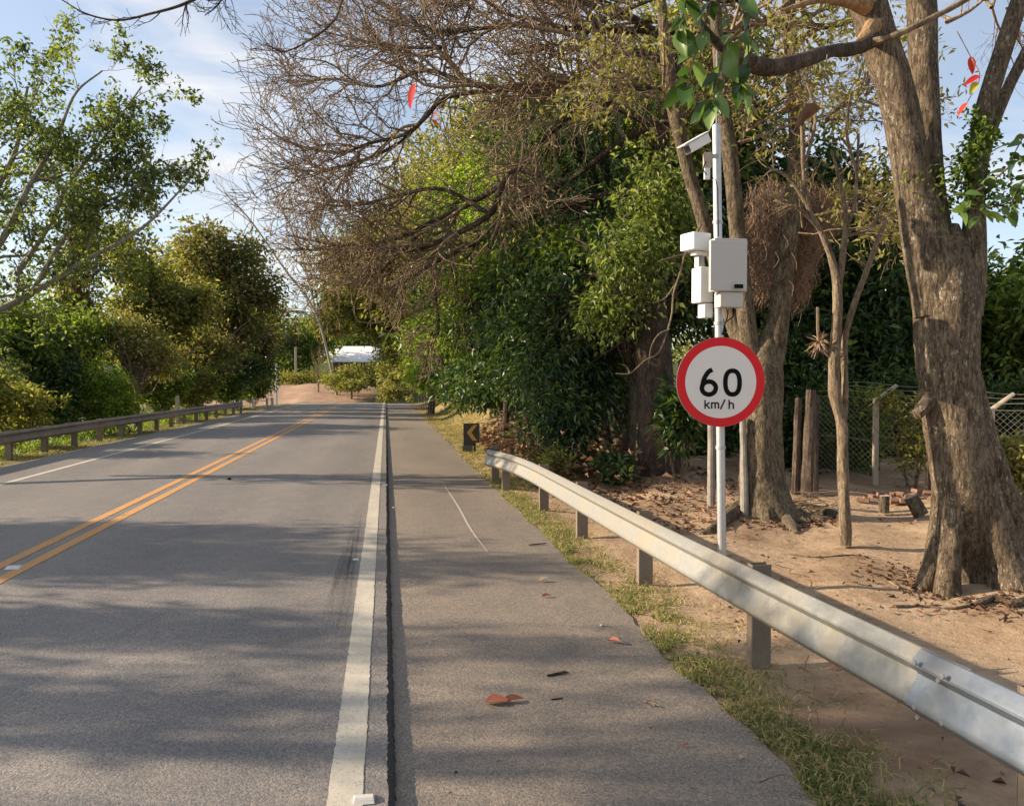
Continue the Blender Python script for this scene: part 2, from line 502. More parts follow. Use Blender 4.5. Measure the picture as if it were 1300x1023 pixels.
def mat_bark(name, dark, mid, light, lichen=None, scale=1.0, rel=0.8, streak=3.0):
    m, nt, b = new_mat(name)
    v = coords(nt, (1, 1, 1 / streak))
    n1 = noise_tex(nt, v, 16 * scale, 7, 0.7, 0.6)
    n2 = noise_tex(nt, coords(nt), 4 * scale, 5, 0.65)
    n3 = noise_tex(nt, coords(nt, (1, 1, 0.22 / streak * 3)), 42 * scale, 5, 0.75, 0.8)
    f = mth(nt, 'ADD', mth(nt, 'MULTIPLY', n1, 0.65), mth(nt, 'MULTIPLY', n2, 0.4))
    c = ramp(nt, f, [(0.36, dark), (0.53, mid), (0.70, light)])
    if lichen:
        l1 = noise_tex(nt, coords(nt, (1, 1, 0.45)), 38 * scale, 5, 0.7, 0.0)
        l2 = noise_tex(nt, coords(nt), 2.2, 3, 0.5)
        f2 = mth(nt, 'MULTIPLY', ramp(nt, l1, [(0.56, 0.0), (0.63, 1.0)]), ramp(nt, l2, [(0.38, 0.0), (0.6, 1.0)]))
        c = mixc(nt, mth(nt, 'MULTIPLY', f2, 0.7), c, lichen)
    crack = ramp(nt, n3, [(0.42, 0.0), (0.52, 1.0)])
    c = mixc(nt, mth(nt, 'MULTIPLY', mth(nt, 'SUBTRACT', 1.0, crack), 0.8), c, tuple(x * 0.6 for x in dark))
    nt.links.new(c, b.inputs["Base Color"])
    b.inputs["Roughness"].default_value = 0.9
    b.inputs["Specular IOR Level"].default_value = 0.2
    h = mth(nt, 'ADD', mth(nt, 'MULTIPLY', n1, 1.0), mth(nt, 'MULTIPLY', n3, 0.9))
    bump(nt, b, h, rel, 0.06)
    return m

B_BIG = mat_bark("lichened_bark", (0.06, 0.042, 0.028), (0.18, 0.135, 0.09), (0.34, 0.27, 0.18), (0.62, 0.59, 0.50))
B_MID = mat_bark("grey_brown_bark", (0.06, 0.044, 0.03), (0.18, 0.14, 0.092), (0.33, 0.265, 0.18), (0.38, 0.36, 0.24))
B_DARK = mat_bark("dark_bark", (0.04, 0.028, 0.022), (0.10, 0.072, 0.055), (0.18, 0.135, 0.105))
B_THIN = mat_bark("pale_smooth_bark", (0.11, 0.08, 0.055), (0.22, 0.165, 0.11), (0.33, 0.26, 0.18), None, 1.2, 0.4)
B_TWIG = mat_bark("bare_twig_bark", (0.10, 0.07, 0.045), (0.28, 0.20, 0.13), (0.50, 0.38, 0.26), None, 1.0, 0.2)
B_LIMB = mat_bark("dark_limb_bark", (0.035, 0.025, 0.018), (0.085, 0.062, 0.044), (0.19, 0.145, 0.10), None, 1.0, 0.5)
B_GREYTWIG = mat_bark("grey_green_twigs", (0.20, 0.19, 0.15), (0.30, 0.28, 0.22), (0.40, 0.37, 0.30), None, 1.0, 0.2)
B_DRY = mat_bark("dry_hanging_strands", (0.20, 0.125, 0.08), (0.38, 0.26, 0.18), (0.56, 0.42, 0.30), None, 2.0, 0.2)
B_CUT = mat_bark("torn_orange_wood", (0.24, 0.13, 0.06), (0.38, 0.24, 0.12), (0.5, 0.36, 0.22), None, 1.5, 0.5, 6)
B_WOOD = mat_bark("weathered_post_wood", (0.07, 0.05, 0.04), (0.15, 0.11, 0.085), (0.25, 0.20, 0.16), None, 1.5, 0.7, 6)

def mat_simple(name, col, rough=0.6, metal=0.0, var=0.15, scale=12, dirt=None, bmp=0.0, spec=0.5):
    m, nt, b = new_mat(name)
    v = coords(nt)
    n = noise_tex(nt, v, scale, 5, 0.65)
    lo = tuple(c * (1 - var) for c in col); hi = tuple(min(1, c * (1 + var)) for c in col)
    c = ramp(nt, n, [(0.3, lo), (0.7, hi)])
    if dirt:
        n2 = noise_tex(nt, v, scale * 0.35, 6, 0.7)
        c = mixc(nt, ramp(nt, n2, [(0.48, 0.0), (0.72, dirt[1])]), c, dirt[0])
    nt.links.new(c, b.inputs["Base Color"])
    b.inputs["Roughness"].default_value = rough
    b.inputs["Metallic"].default_value = metal
    b.inputs["Specular IOR Level"].default_value = spec
    if bmp: bump(nt, b, n, bmp, 0.01)
    return m

def mat_galv(name, col, stain, metal=0.55, rough=0.42):
    m, nt, b = new_mat(name)
    v = coords(nt)
    vo = nd(nt, "ShaderNodeTexVoronoi"); vo.inputs["Scale"].default_value = 45
    nt.links.new(v, vo.inputs["Vector"])
    n = noise_tex(nt, v, 2.3, 6, 0.65, 0.3)
    n3 = noise_tex(nt, v, 30, 4, 0.7)
    c = mixc(nt, 0.18, col, ramp(nt, vo.outputs["Color"], [(0.2, tuple(x * 0.6 for x in col)), (0.8, tuple(min(1, x * 1.3) for x in col))]))
    c = mixc(nt, ramp(nt, n, [(0.42, 0.0), (0.72, 0.75)]), c, stain)
    c = mixc(nt, ramp(nt, n3, [(0.66, 0.0), (0.74, 0.6)]), c, (0.22, 0.14, 0.08))
    nt.links.new(c, b.inputs["Base Color"])
    b.inputs["Metallic"].default_value = metal
    r = mth(nt, 'ADD', rough, mth(nt, 'MULTIPLY', n, 0.25))
    nt.links.new(r, b.inputs["Roughness"])
    bump(nt, b, mth(nt, 'ADD', n, mth(nt, 'MULTIPLY', n3, 0.1)), 0.2, 0.02)
    return m

M_RAIL = mat_galv("galvanised_rail", (0.26, 0.26, 0.245), (0.29, 0.24, 0.16), 0.4, 0.45)
M_RAIL_NEAR = mat_galv("blueish_shaded_rail", (0.20, 0.235, 0.28), (0.22, 0.21, 0.19), 0.5, 0.36)  # near rail end: its blueish shade is put into the steel colour
M_RAIL_OLD = mat_galv("weathered_rail", (0.26, 0.22, 0.19), (0.17, 0.12, 0.09), 0.15, 0.6)
M_POST = mat_galv("rail_post_steel", (0.21, 0.165, 0.125), (0.13, 0.095, 0.065), 0.1, 0.55)
M_POLE = mat_galv("pole_steel", (0.50, 0.51, 0.52), (0.44, 0.43, 0.42), 0.65, 0.3)
M_BOLT = mat_galv("bolt_steel", (0.42, 0.42, 0.42), (0.3, 0.26, 0.22), 0.6, 0.4)
M_CAB = mat_simple("light_grey_enamel", (0.47, 0.45, 0.42), 0.45, 0, 0.03, 3, ((0.5, 0.46, 0.4), 0.25))
M_CABW = mat_simple("white_plastic", (0.76, 0.76, 0.74), 0.42, 0, 0.02, 3, ((0.58, 0.56, 0.5), 0.3))
M_BLACKP = mat_simple("black_print", (0.008, 0.008, 0.008), 0.8, 0, 0.1, spec=0.1)
M_SIGNW = mat_simple("white_sign_sheeting", (0.74, 0.70, 0.66), 0.35, 0, 0.02, 2, ((0.62, 0.56, 0.5), 0.3))
M_SIGNR = mat_simple("red_sign_sheeting", (0.68, 0.002, 0.008), 0.65, 0, 0.06, 3, ((0.45, 0.03, 0.03), 0.3))
M_SIGNB = mat_simple("sign_back_metal", (0.30, 0.30, 0.30), 0.45, 0.6)
M_CONC = mat_simple("pale_concrete", (0.42, 0.36, 0.28), 0.85, 0, 0.15, 14, ((0.22, 0.19, 0.13), 0.5), 0.4)
M_WHITEPOST = mat_simple("white_painted_post", (0.62, 0.60, 0.55), 0.7, 0, 0.1, 9, ((0.35, 0.33, 0.28), 0.5))
M_GREYP = mat_simple("old_grey_post", (0.24, 0.22, 0.19), 0.85, 0, 0.25, 9, ((0.12, 0.10, 0.08), 0.6), 0.4)
M_WIRE = mat_simple("fence_wire", (0.30, 0.27, 0.23), 0.5, 0.4)
M_CHEVK = mat_simple("black_chevron_board", (0.028, 0.028, 0.024), 0.45, 0, 0.2, 8, ((0.07, 0.07, 0.04), 0.4))
M_CHEVY = mat_simple("amber_chevron", (0.55, 0.30, 0.03), 0.4, 0, 0.1, 8, ((0.35, 0.2, 0.05), 0.4))
M_STUD = mat_simple("reflector_plastic", (0.60, 0.57, 0.52), 0.35, 0, 0.1, 20, ((0.3, 0.27, 0.22), 0.5))
M_LENS = mat_simple("reflector_lens", (0.7, 0.62, 0.5), 0.12, 0, 0.05, 30)
M_ROOF = mat_simple("white_sheet_roof", (0.80, 0.80, 0.79), 0.5, 0, 0.04, 0.6)
M_TERRA = mat_simple("reddish_brown_wall", (0.36, 0.20, 0.14), 0.85, 0, 0.15, 1.0, ((0.25, 0.13, 0.09), 0.6))
M_GLASS = mat_simple("dark_window_glass", (0.03, 0.035, 0.04), 0.1, 0, 0.1)
M_STONE = mat_simple("pale_stone", (0.40, 0.34, 0.27), 0.85, 0, 0.25, 20, None, 0.4)
M_TAR = mat_simple("rubber_skid_mark", (0.075, 0.072, 0.072), 0.8, 0, 0.25, 60)
M_SCRATCH = mat_simple("chalky_scratch", (0.36, 0.31, 0.27), 0.85, 0, 0.25, 70)
M_BRICK = mat_simple("broken_brick", (0.20, 0.105, 0.07), 0.9, 0, 0.4, 25, ((0.3, 0.25, 0.2), 0.6), 0.4)

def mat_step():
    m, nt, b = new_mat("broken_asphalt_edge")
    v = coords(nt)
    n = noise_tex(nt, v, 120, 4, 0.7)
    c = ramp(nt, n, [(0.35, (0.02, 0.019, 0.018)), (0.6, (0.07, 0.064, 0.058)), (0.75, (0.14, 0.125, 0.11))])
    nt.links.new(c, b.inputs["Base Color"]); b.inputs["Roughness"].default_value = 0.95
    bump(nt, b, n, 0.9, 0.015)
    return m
M_STEP = mat_step()

def mat_ground():
    m, nt, b = new_mat("earth_and_litter_ground")
    at = nd(nt, "ShaderNodeAttribute", attribute_name="cover")
    sep = nd(nt, "ShaderNodeSeparateColor")
    nt.links.new(at.outputs["Color"], sep.inputs[0])
    v = coords(nt)
    n0 = noise_tex(nt, v, 0.9, 6, 0.62, 0.4)
    n1 = noise_tex(nt, v, 7, 6, 0.65)
    n2 = noise_tex(nt, v, 60, 4, 0.7)
    dirt = ramp(nt, n0, [(0.32, (0.24, 0.155, 0.098)), (0.52, (0.40, 0.285, 0.185)), (0.72, (0.52, 0.39, 0.265))])
    dirt = mixc(nt, ramp(nt, n1, [(0.50, 0.0), (0.72, 0.55)]), dirt, (0.20, 0.115, 0.07))
    dirt = mixc(nt, ramp(nt, n2, [(0.55, 0.0), (0.75, 0.45)]), dirt, (0.14, 0.08, 0.05))
    straw = ramp(nt, n1, [(0.3, (0.16, 0.125, 0.055)), (0.55, (0.30, 0.23, 0.11)), (0.75, (0.40, 0.30, 0.16))])
    pink = ramp(nt, n0, [(0.3, (0.30, 0.19, 0.13)), (0.7, (0.43, 0.30, 0.215))])
    green = ramp(nt, n1, [(0.3, (0.035, 0.045, 0.018)), (0.6, (0.085, 0.095, 0.035)), (0.8, (0.17, 0.14, 0.07))])
    c = mixc(nt, sep.outputs[0], green, dirt)
    c = mixc(nt, sep.outputs[1], c, straw)
    c = mixc(nt, sep.outputs[2], c, pink)
    nt.links.new(c, b.inputs["Base Color"])
    b.inputs["Roughness"].default_value = 0.95
    b.inputs["Specular IOR Level"].default_value = 0.1
    h = mth(nt, 'ADD', mth(nt, 'MULTIPLY', n1, 1.0), mth(nt, 'MULTIPLY', n2, 0.35))
    bump(nt, b, h, 0.8, 0.05)
    return m
M_GROUND = mat_ground()

# ------------------------------------------------------------------ ground, road, markings
def axis_pts(segs):
    out = []
    for a, b_, st in segs:
        out += list(np.arange(a, b_, st))
    out.append(segs[-1][1])
    return np.array(out)

gx = axis_pts([(-900, -100, 100), (-100, -24, 8), (-24, -8.4, 0.6), (-8.4, 1.75, 2.0), (1.75, 14, 0.12), (14, 30, 1.5), (30, 100, 10), (100, 900, 100)])
gy = axis_pts([(-60, -4, 8), (-4, 1, 0.5), (1, 20, 0.14), (20, 60, 0.6), (60, 130, 1.2), (130, 260, 10), (260, 1500, 120)])
GX, GY = np.meshgrid(gx, gy)
GZ = terrain(GX, GY)
# small random relief on the trodden earth
rel = np.array([noise.noise(Vector((float(x) * 1.3, float(y) * 1.3, 0))) * 0.035 + noise.noise(Vector((float(x) * 5, float(y) * 5, 3))) * 0.012
                for x, y in zip(GX.ravel(), GY.ravel())]).reshape(GX.shape)
GZ = GZ + np.where((GX > 2.2) & (GX < 20) & (GY < 70), rel, 0)
V = np.stack([GX, GY, GZ], -1).reshape(-1, 3)
ny, nx = GX.shape
ii, jj = np.meshgrid(np.arange(ny - 1), np.arange(nx - 1), indexing='ij')
a_ = (ii * nx + jj).ravel()
F = np.stack([a_, a_ + 1, a_ + nx + 1, a_ + nx], -1)
ground = mobj("ground", V, F, M_GROUND, None, True)
tag(ground, kind="structure")
x, y = V[:, 0], V[:, 1]
dirt = smooth((x - 1.7) / 0.4) * (1 - smooth((x - 16) / 6)) * (1 - smooth((y - 26) / 10))
straw = np.maximum(smooth((y - 18) / 6) * smooth((x - 1.5) / 0.4) * (1 - smooth((x - 8) / 4)) * (1 - smooth((y - 80) / 10)) * 0.9,
                   smooth((x + 9.6) / 0.5) * (1 - smooth((x + 7) / 1)) * 0.6)
pink = smooth((y - 99) / 3) * (1 - smooth((y - 120) / 8)) * (1 - smooth((x + 4.0) / 4))
ca = ground.data.color_attributes.new("cover", 'FLOAT_COLOR', 'POINT')
ca.data.foreach_set("color", np.stack([dirt, straw, pink, np.ones_like(x)], -1).astype(np.float32).ravel())

road_y = axis_pts([(-8, 1, 0.2), (1, 14, 0.02), (14, 30, 0.08), (30, 97, 0.5)])
def strip(name, xs_list, ys, zs_off, mat, parent=None):
    """xs_list: list of arrays (per column x at every y), zs_off: list of offsets above the road profile"""
    P = np.stack([np.stack([xs if np.ndim(xs) else np.full_like(ys, xs), ys, rp(ys) + zo], -1) for xs, zo in zip(xs_list, zs_off)], 1)
    n, k, _ = P.shape
    i, j = np.meshgrid(np.arange(n - 1), np.arange(k - 1), indexing='ij')
    a = (i * k + j).ravel()
    return mobj(name, P.reshape(-1, 3), np.stack([a, a + 1, a + k + 1, a + k], -1), mat, parent)

def n1d(ys, s, seed):
    return np.array([noise.noise(Vector((float(v) * s, seed, 0.3))) for v in ys])
jag = n1d(road_y, 18, 1.0) * 0.006 + n1d(road_y, 2, 5.0) * 0.012 + RNG.normal(size=len(road_y)) * 0.003
jag2 = n1d(road_y, 9, 9.0) * 0.008 + RNG.normal(size=len(road_y)) * 0.003
EX = 0.020
road = strip("road", [-8.2, -5.5, -3.5, -1.5, EX - 0.02 + jag], road_y, [0, 0.02, 0.035, 0.02, 0], M_ROAD)
tag(road, kind="structure")
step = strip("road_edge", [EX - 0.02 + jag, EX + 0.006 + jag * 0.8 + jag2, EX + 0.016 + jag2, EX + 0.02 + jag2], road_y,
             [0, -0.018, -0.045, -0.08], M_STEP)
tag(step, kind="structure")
sh_y = axis_pts([(-8, 30, 0.06), (30, 97, 0.5)])
sh_edge = 1.93 + n1d(sh_y, 1.1, 2.0) * 0.07 + n1d(sh_y, 7, 4.0) * 0.03 + 0.05 * smooth((3.4 - sh_y) / 2.0) * -2
sh = strip("shoulder", [EX - 0.05, 0.9, sh_edge, sh_edge + 0.02], sh_y, [-0.058, -0.052, -0.06, -0.12], M_SHOULDER)
tag(sh, kind="structure")
lf_edge = -8.3 + n1d(sh_y, 0.9, 12.0) * 0.12
sl = strip("pavement_edge_strip", [lf_edge - 0.02, lf_edge, -8.18], sh_y, [-0.12, -0.012, -0.008], M_SHOULDER)
tag(sl, kind="structure")

def road_z(xx):   # crown of the carriageway at x
    return float(np.interp(xx, [-8.2, -5.5, -3.5, -1.5, 0.0], [0, 0.02, 0.035, 0.02, 0]))
def marking(name, x0, x1, ys, mat, wob=0.004, lift=0.004):
    e0 = x0 + RNG.normal(size=len(ys)) * wob * 0.4 + n1d(ys, 5, x0) * wob
    e1 = x1 + RNG.normal(size=len(ys)) * wob * 0.4 + n1d(ys, 5, x1 + 3) * wob
    o = strip(name, [e0, e1], ys, [road_z(x0) + lift, road_z(x1) + lift], mat)
    return tag(o, kind="structure")
mk_y = axis_pts([(0.6, 20, 0.04), (20, 96, 0.5)])
marking("edge_line", -0.262, -0.108, mk_y, M_WHITE_LINE)
marking("edge_line", -6.86, -6.72, mk_y, M_WHITE_LINE)
marking("centre_line", -3.55, -3.42, mk_y, M_YELLOW_LINE)
marking("centre_line", -3.82, -3.69, mk_y, M_YELLOW_LINE)
# skid marks beside the edge line: bundles of thin faded tyre streaks
def mat_skid():
    m, nt, b = new_mat("faded_rubber_skid")
    b.inputs["Base Color"].default_value = (0.05, 0.05, 0.052, 1); b.inputs["Roughness"].default_value = 0.9
    tr = nd(nt, "ShaderNodeBsdfTransparent"); mx = nd(nt, "ShaderNodeMixShader")
    nz = noise_tex(nt, coords(nt, (1, 0.25, 1)), 30, 5, 0.7)
    nt.links.new(ramp(nt, nz, [(0.3, 0.02), (0.7, 0.17)]), mx.inputs[0])
    nt.links.new(tr.outputs[0], mx.inputs[1]); nt.links.new(b.outputs[0], mx.inputs[2])
    out = [n for n in nt.nodes if n.type == 'OUTPUT_MATERIAL'][0]
    nt.links.new(mx.outputs[0], out.inputs[0]); return m
M_SKID = mat_skid()
sk = []
rs_ = np.random.default_rng(70)
for k in range(34):
    u = k / 33.0
    sk.append((-0.33 - 0.15 * u, -0.29 - 0.21 * u, 12.2 - rs_.random() * 4.5, 5.3 + rs_.random() * 1.4 + u * .4, 0.005 + 0.006 * rs_.random()))
for k in range(5):
    sk.append((-1.62 - .02 * k, -1.9 - .02 * k, 6.9 - rs_.random() * .5, 5.4 + rs_.random() * .4, 0.004))
for (xa, xb, ya, yb, w) in sk:
    ys = np.linspace(yb, ya, 40); xs = np.interp(ys, [yb, ya], [xb, xa])
    ww = w * (0.15 + 0.85 * np.sin(np.linspace(0.02, 3.12, 40)))
    z = np.array([road_z(v) for v in xs]) + 0.004 + 0.00002 * rs_.integers(50)
    P = np.stack([np.stack([xs - ww, ys, z], -1), np.stack([xs + ww, ys, z], -1)], 1).reshape(-1, 3)
    a = np.arange(39) * 2
    tag(mobj("tyre_mark", P, np.stack([a, a + 1, a + 3, a + 2], -1), M_SKID), kind="structure")
sp = spline([G(562, 613, -0.05)[:2], G(580, 640, -0.05)[:2], G(598, 672, -0.05)[:2], G(619, 700, -0.05)[:2]], 50)
ww = 0.012 * (0.4 + np.sin(np.linspace(0.2, 3, 50)))
P = np.stack([np.column_stack([sp[:, 0] - ww, sp[:, 1], np.full(50, -0.049)]), np.column_stack([sp[:, 0] + ww, sp[:, 1], np.full(50, -0.049)])], 1).reshape(-1, 3)
a = np.arange(49) * 2
tag(mobj("scrape_mark", P, np.stack([a, a + 1, a + 3, a + 2], -1), M_SCRATCH), kind="structure")

def stud(px, py, label, s=1.0):
    g = G(px, py, 0.0); z = road_z(g[0]) + float(rp(g[1]))
    t = empty("road_stud", (g[0], g[1], z), label, "reflector", "raised reflectors along the painted lines")
    w, l, h = 0.052 * s, 0.045 * s, 0.02 * s
    v = np.array([[-w, -l, 0], [w, -l, 0], [w, l, 0], [-w, l, 0], [-w * .85, -l * .35, h], [w * .85, -l * .35, h], [w * .85, l * .35, h], [-w * .85, l * .35, h]])
    f = [[0, 1, 5, 4], [1, 2, 6, 5], [2, 3, 7, 6], [3, 0, 4, 7], [4, 5, 6, 7]]
    py_mesh("body", v + np.array([g[0], g[1], z + 0.003]), f, M_STUD, t)
    vv, ff = box_vf((g[0], g[1] - l * .68, z + h * .55), (w * 1.5, 0.004, h * .5), M=Matrix.Rotation(R(-40), 4, 'X'))
    py_mesh("lens", vv, ff, M_LENS, t)
stud(462, 1016, "raised reflector beside the white edge line at the bottom of the picture", 0.9)
stud(18, 726, "raised reflector between the yellow lines at the left edge of the picture", 1.3)
stud(452, 711, "small reflector just left of the white edge line near the skid marks", 0.6)
stud(489, 616, "small reflector on the white edge line level with the scrape mark", 0.8)

# ------------------------------------------------------------------ guardrails
PROF = [(0.0, 0.156), (0.006, 0.155), (0.052, 0.112), (0.060, 0.100), (0.061, 0.088), (0.054, 0.076), (0.026, 0.052), (0.020, 0.042), (0.024, 0.030),
        (0.076, -0.058), (0.084, -0.078), (0.084, -0.094), (0.076, -0.108), (0.016, -0.152), (0.0, -0.156)]

def beam(path, zc, side, mat, parent, name="beam", off=0.0, n=120, scale=1.0):
    """path: (x,y) list; side: +1 when the road lies towards +x, -1 towards -x"""
    P = spline(path, n)
    zc = spline([[z] for z in zc], n)[:, 0] if hasattr(zc, "__len__") else np.full(n, zc)
    T = np.gradient(P, axis=0); T /= np.linalg.norm(T, axis=1, keepdims=True)
    N = np.stack([T[:, 1], -T[:, 0]], -1)
    if (N[0, 0] * side) < 0: N = -N
    rows = []
    for (d, h) in PROF:
        rows.append(np.column_stack([P + N * (d + off), zc + h * scale]))
    for (d, h) in reversed(PROF):
        rows.append(np.column_stack([P + N * (d + off - 0.005), zc + h * scale]))
    Vv = np.stack(rows, 1); k = len(rows)
    i, j = np.meshgrid(np.arange(n - 1), np.arange(k), indexing='ij')
    j2 = (j + 1) % k
    Fq = np.stack([i * k + j, i * k + j2, (i + 1) * k + j2, (i + 1) * k + j], -1).reshape(-1, 4)
    Fq = [list(f) for f in Fq]
    for e in (0, n - 1):
        for j in range(len(PROF) - 1):
            Fq.append([e * k + j, e * k + j + 1, e * k + k - 2 - j, e * k + k - 1 - j])
    o = py_mesh(name, Vv.reshape(-1, 3), Fq, mat, parent, True)
    return o

rail = empty("guardrail", (2.4, 6, -0.06), "pale galvanised guardrail along the right shoulder in front of the speed sign", "guardrail")
RZ = 0.455
rpath = [(2.56, 0.9), (2.50, 2.6), (2.40, 4.6), (2.33, 6.6), (2.28, 8.6), (2.24, 10.4), (2.20, 11.8), (2.10, 13.0), (1.92, 13.9)]
def rail_x(y): 
    return float(np.interp(y, [p[1] for p in rpath], [p[0] for p in rpath]))
ya, yb = 3.05, 12.0
beam([(rail_x(v), v) for v in (3.0, 4.6, 6.6, 8.6, 10.4, 11.8, 13.0, 13.9)], RZ, -1, M_RAIL, rail, "beam")
beam([(rail_x(v) - 0.001, v) for v in (0.9, 1.6, 2.4, 3.28)], RZ, -1, M_RAIL_NEAR, rail, "beam", off=0.012, n=30)
# rounded terminal at the far end, bent towards the road
pe = [(1.92, 13.9), (1.86, 14.12), (1.86, 14.26), (1.95, 14.34), (2.08, 14.36)]
beam([(1.925, 13.88)] + pe[1:], RZ, -1, M_RAIL, rail, "terminal", off=0.007, n=24)
def bolt(x, y, z, r, parent, axis=(-1, 0, 0)):
    a = np.array(axis, float)
    p = np.array([x, y, z])
    Vv, Fv = cyl_vf(p, p + a * 0.009, r, r * 0.8, 8)
    return py_mesh("bolt", Vv, Fv, M_BOLT, parent)
for (yy, zz) in ((3.05, .115), (3.22, .115), (3.05, -.09), (3.22, -.09), (3.1, 0.075), (3.2, -0.13)):
    off = 0.078 + 0.012 if abs(zz) > 0.08 else 0.07
    bolt(rail_x(yy) - off, yy, RZ + zz, 0.014, rail)
ip = 0
for (px, py) in ((1292, 1090), (972, 843), (815, 741), (737, 683), (692, 648), (664, 622), (646, 610)):
    g = G(px, py, -0.07)
    y0 = g[1]; x0 = rail_x(min(y0, 13.6)) + 0.10
    # C-section steel post with a spacer block against the beam
    L = []
    w, d, t = 0.135, 0.075, 0.006
    zt, zb = 0.62, -0.25
    c = (x0, y0)
    for (cx, cy, sx, sy) in ((0, -d / 2, w, t), (-w / 2 + t / 2, 0, t, d - 2 * t), (0, d / 2, w, t)):
        L.append(box_vf((c[0] + cx, c[1] + cy, (zt + zb) / 2), (sx, sy, zt - zb)))
    Vv, Fv = cat_meshes(L)
    o = mobj("post", Vv, Fv, M_POST, rail)
    Vv, Fv = box_vf((x0 - 0.0575 - 0.02, y0, RZ), (0.034, 0.06, 0.26))
    mobj("spacer", Vv, Fv, M_POST, rail)
    bolt(rail_x(min(y0, 13.6)) - 0.006 - 0.006, y0, RZ, 0.014, rail)

lrail = empty("guardrail", (-8.9, 25, -0.08), "brown weathered guardrail along the left verge below the trees", "guardrail")
lp = [(-8.95, 6.0), (-8.95, 14), (-8.93, 22), (-8.85, 30), (-8.7, 38), (-8.55, 44), (-8.4, 48.5)]
beam(lp, 0.50, 1, M_RAIL_OLD, lrail, "beam", n=140)
for k in range(22):
    yy = 6.8 + k * 2.0
    xx = float(np.interp(yy, [p[1] for p in lp], [p[0] for p in lp])) - 0.12
    Vv, Fv = box_vf((xx, yy, 0.18), (0.14, 0.12, 0.95))
    mobj("post", Vv, Fv, M_POST, lrail)

# ------------------------------------------------------------------ speed sign and camera pole
base = W(917, 745, 7.401); base[2] = th(base[0], base[1])
topp = W(909.5, 160, 7.401)
pole = empty("camera_pole", base, "tall galvanised pole carrying the white camera housings and the round speed sign", "pole")
def PP(t): return base + (topp - base) * t
Vv, Fv = cyl_vf(PP(-0.03), PP(1.0), 0.041, 0.039, 24)
py_mesh("tube", Vv, Fv, M_POLE, pole, True)
Vv, Fv = cyl_vf(PP(1.0), PP(1.0) + np.array([0, 0, 0.02]), 0.036, 0.02, 24)
py_mesh("cap", Vv, Fv, M_POLE, pole, True)
for tt in (0.30, 0.57, 0.79):
    Vv, Fv = cyl_vf(PP(tt) - [0, 0, .015], PP(tt) + [0, 0, .015], 0.047, 0.047, 24)
    py_mesh("clamp", Vv, Fv, M_BOLT, pole, True)
Vv, Fv = cyl_vf(PP(1.0), PP(1.0) + np.array([-0.004, 0, 0.75]), 0.006, 0.004, 6)
py_mesh("antenna", Vv, Fv, M_POLE, pole)

def frame_at(rz):
    return np.array([math.cos(rz), math.sin(rz), 0]), np.array([-math.sin(rz), math.cos(rz), 0])
def sbox(name, px0, py0, px1, py1, D, depth, mat, parent, rz=-YAW, w=None, bev=0.008):
    c = W((px0 + px1) / 2, (py0 + py1) / 2, D + depth / 2)
    s = D / 1000.0
    Vv, Fv = box_vf(c, ((px1 - px0) * s if w is None else w, depth, (py1 - py0) * s), rz)
    o = py_mesh(name, Vv, Fv, mat, parent)
    bevel(o, bev)
    return o
RZB = -YAW + R(-17)
cab = empty("control_cabinet", W(926, 372, 7.211), "light grey rectangular metal cabinet clamped to the pole above the round sign", "cabinet", None, 0)
sbox("body", 903, 304, 945, 371, 7.178, 0.13, M_CAB, cab, -YAW + R(9), w=0.319)
sbox("door", 903.5, 306, 944.5, 369, 6.395, 0.02, M_CAB, cab, -YAW + R(9), w=0.304, bev=0.004)
sbox("lower_box", 911, 371.5, 939, 391, 7.211, 0.14, M_CAB, cab, -YAW + R(9), w=0.224)
sbox("name_plate", 933, 361, 943, 366, 6.375, 0.01, M_BLACKP, cab, -YAW + R(9), w=0.074, bev=0.001)
for py_ in (313, 358): sbox("hinge", 942.5, py_, 945.5, py_ + 5, 7.14, 0.02, M_BOLT, cab, -YAW + R(9), bev=0.001)
sbox("latch", 908, 337, 910, 339, 7.133, 0.012, M_BOLT, cab, -YAW + R(9), bev=0.001)
for pts_ in ([(922, 391, 7.34), (924, 400, 7.30), (920, 412, 7.33), (917, 425, 7.36)], [(931, 391, 7.30), (930, 402, 7.26), (921, 410, 7.31), (918, 425, 7.36)]):
    P_ = spline([W(*p) for p in pts_], 16); Vv, Fv = tubes(P_[None], np.full((1, 16), .006), 6); mobj("cable", Vv, Fv, M_BLACKP, cab, True)
radar = empty("radar_unit", W(890, 350, 7.491), "white radar housing with a hooded top box on the left side of the pole", "radar")
o = sbox("hood", 867, 297, 899, 319, 7.379, 0.20, M_CABW, radar, -YAW + R(28), w=0.212, bev=0.012)
sbox("neck", 878, 319.5, 896, 325, 7.446, 0.09, M_CABW, radar, -YAW + R(28), bev=0.01)
sbox("stem", 883, 325, 893, 340, 7.468, 0.06, M_BOLT, radar, -YAW + R(28), bev=0.004)
sbox("housing", 881, 340, 902, 385, 7.401, 0.16, M_CABW, radar, -YAW + R(20), w=0.140, bev=0.012)
sbox("lower_box", 888, 385.5, 903, 404, 7.424, 0.12, M_CABW, radar, -YAW + R(20), w=0.095, bev=0.01)
sbox("arm", 896, 345, 914, 350, 7.446, 0.03, M_BOLT, radar, -YAW, bev=0.002)
vcam = empty("traffic_camera", W(885, 195, 7.267), "white surveillance camera near the pole top, tilted down to the left", "camera")
c = W(885, 183, 7.267)
ax = CR * -0.80 - np.array([0, 0, 0.52]) - CF * 0.35; ax /= np.linalg.norm(ax)
z_ = np.array([0, 0, 1.0]); s_ = np.cross(ax, z_); s_ /= np.linalg.norm(s_); u_ = np.cross(s_, ax)
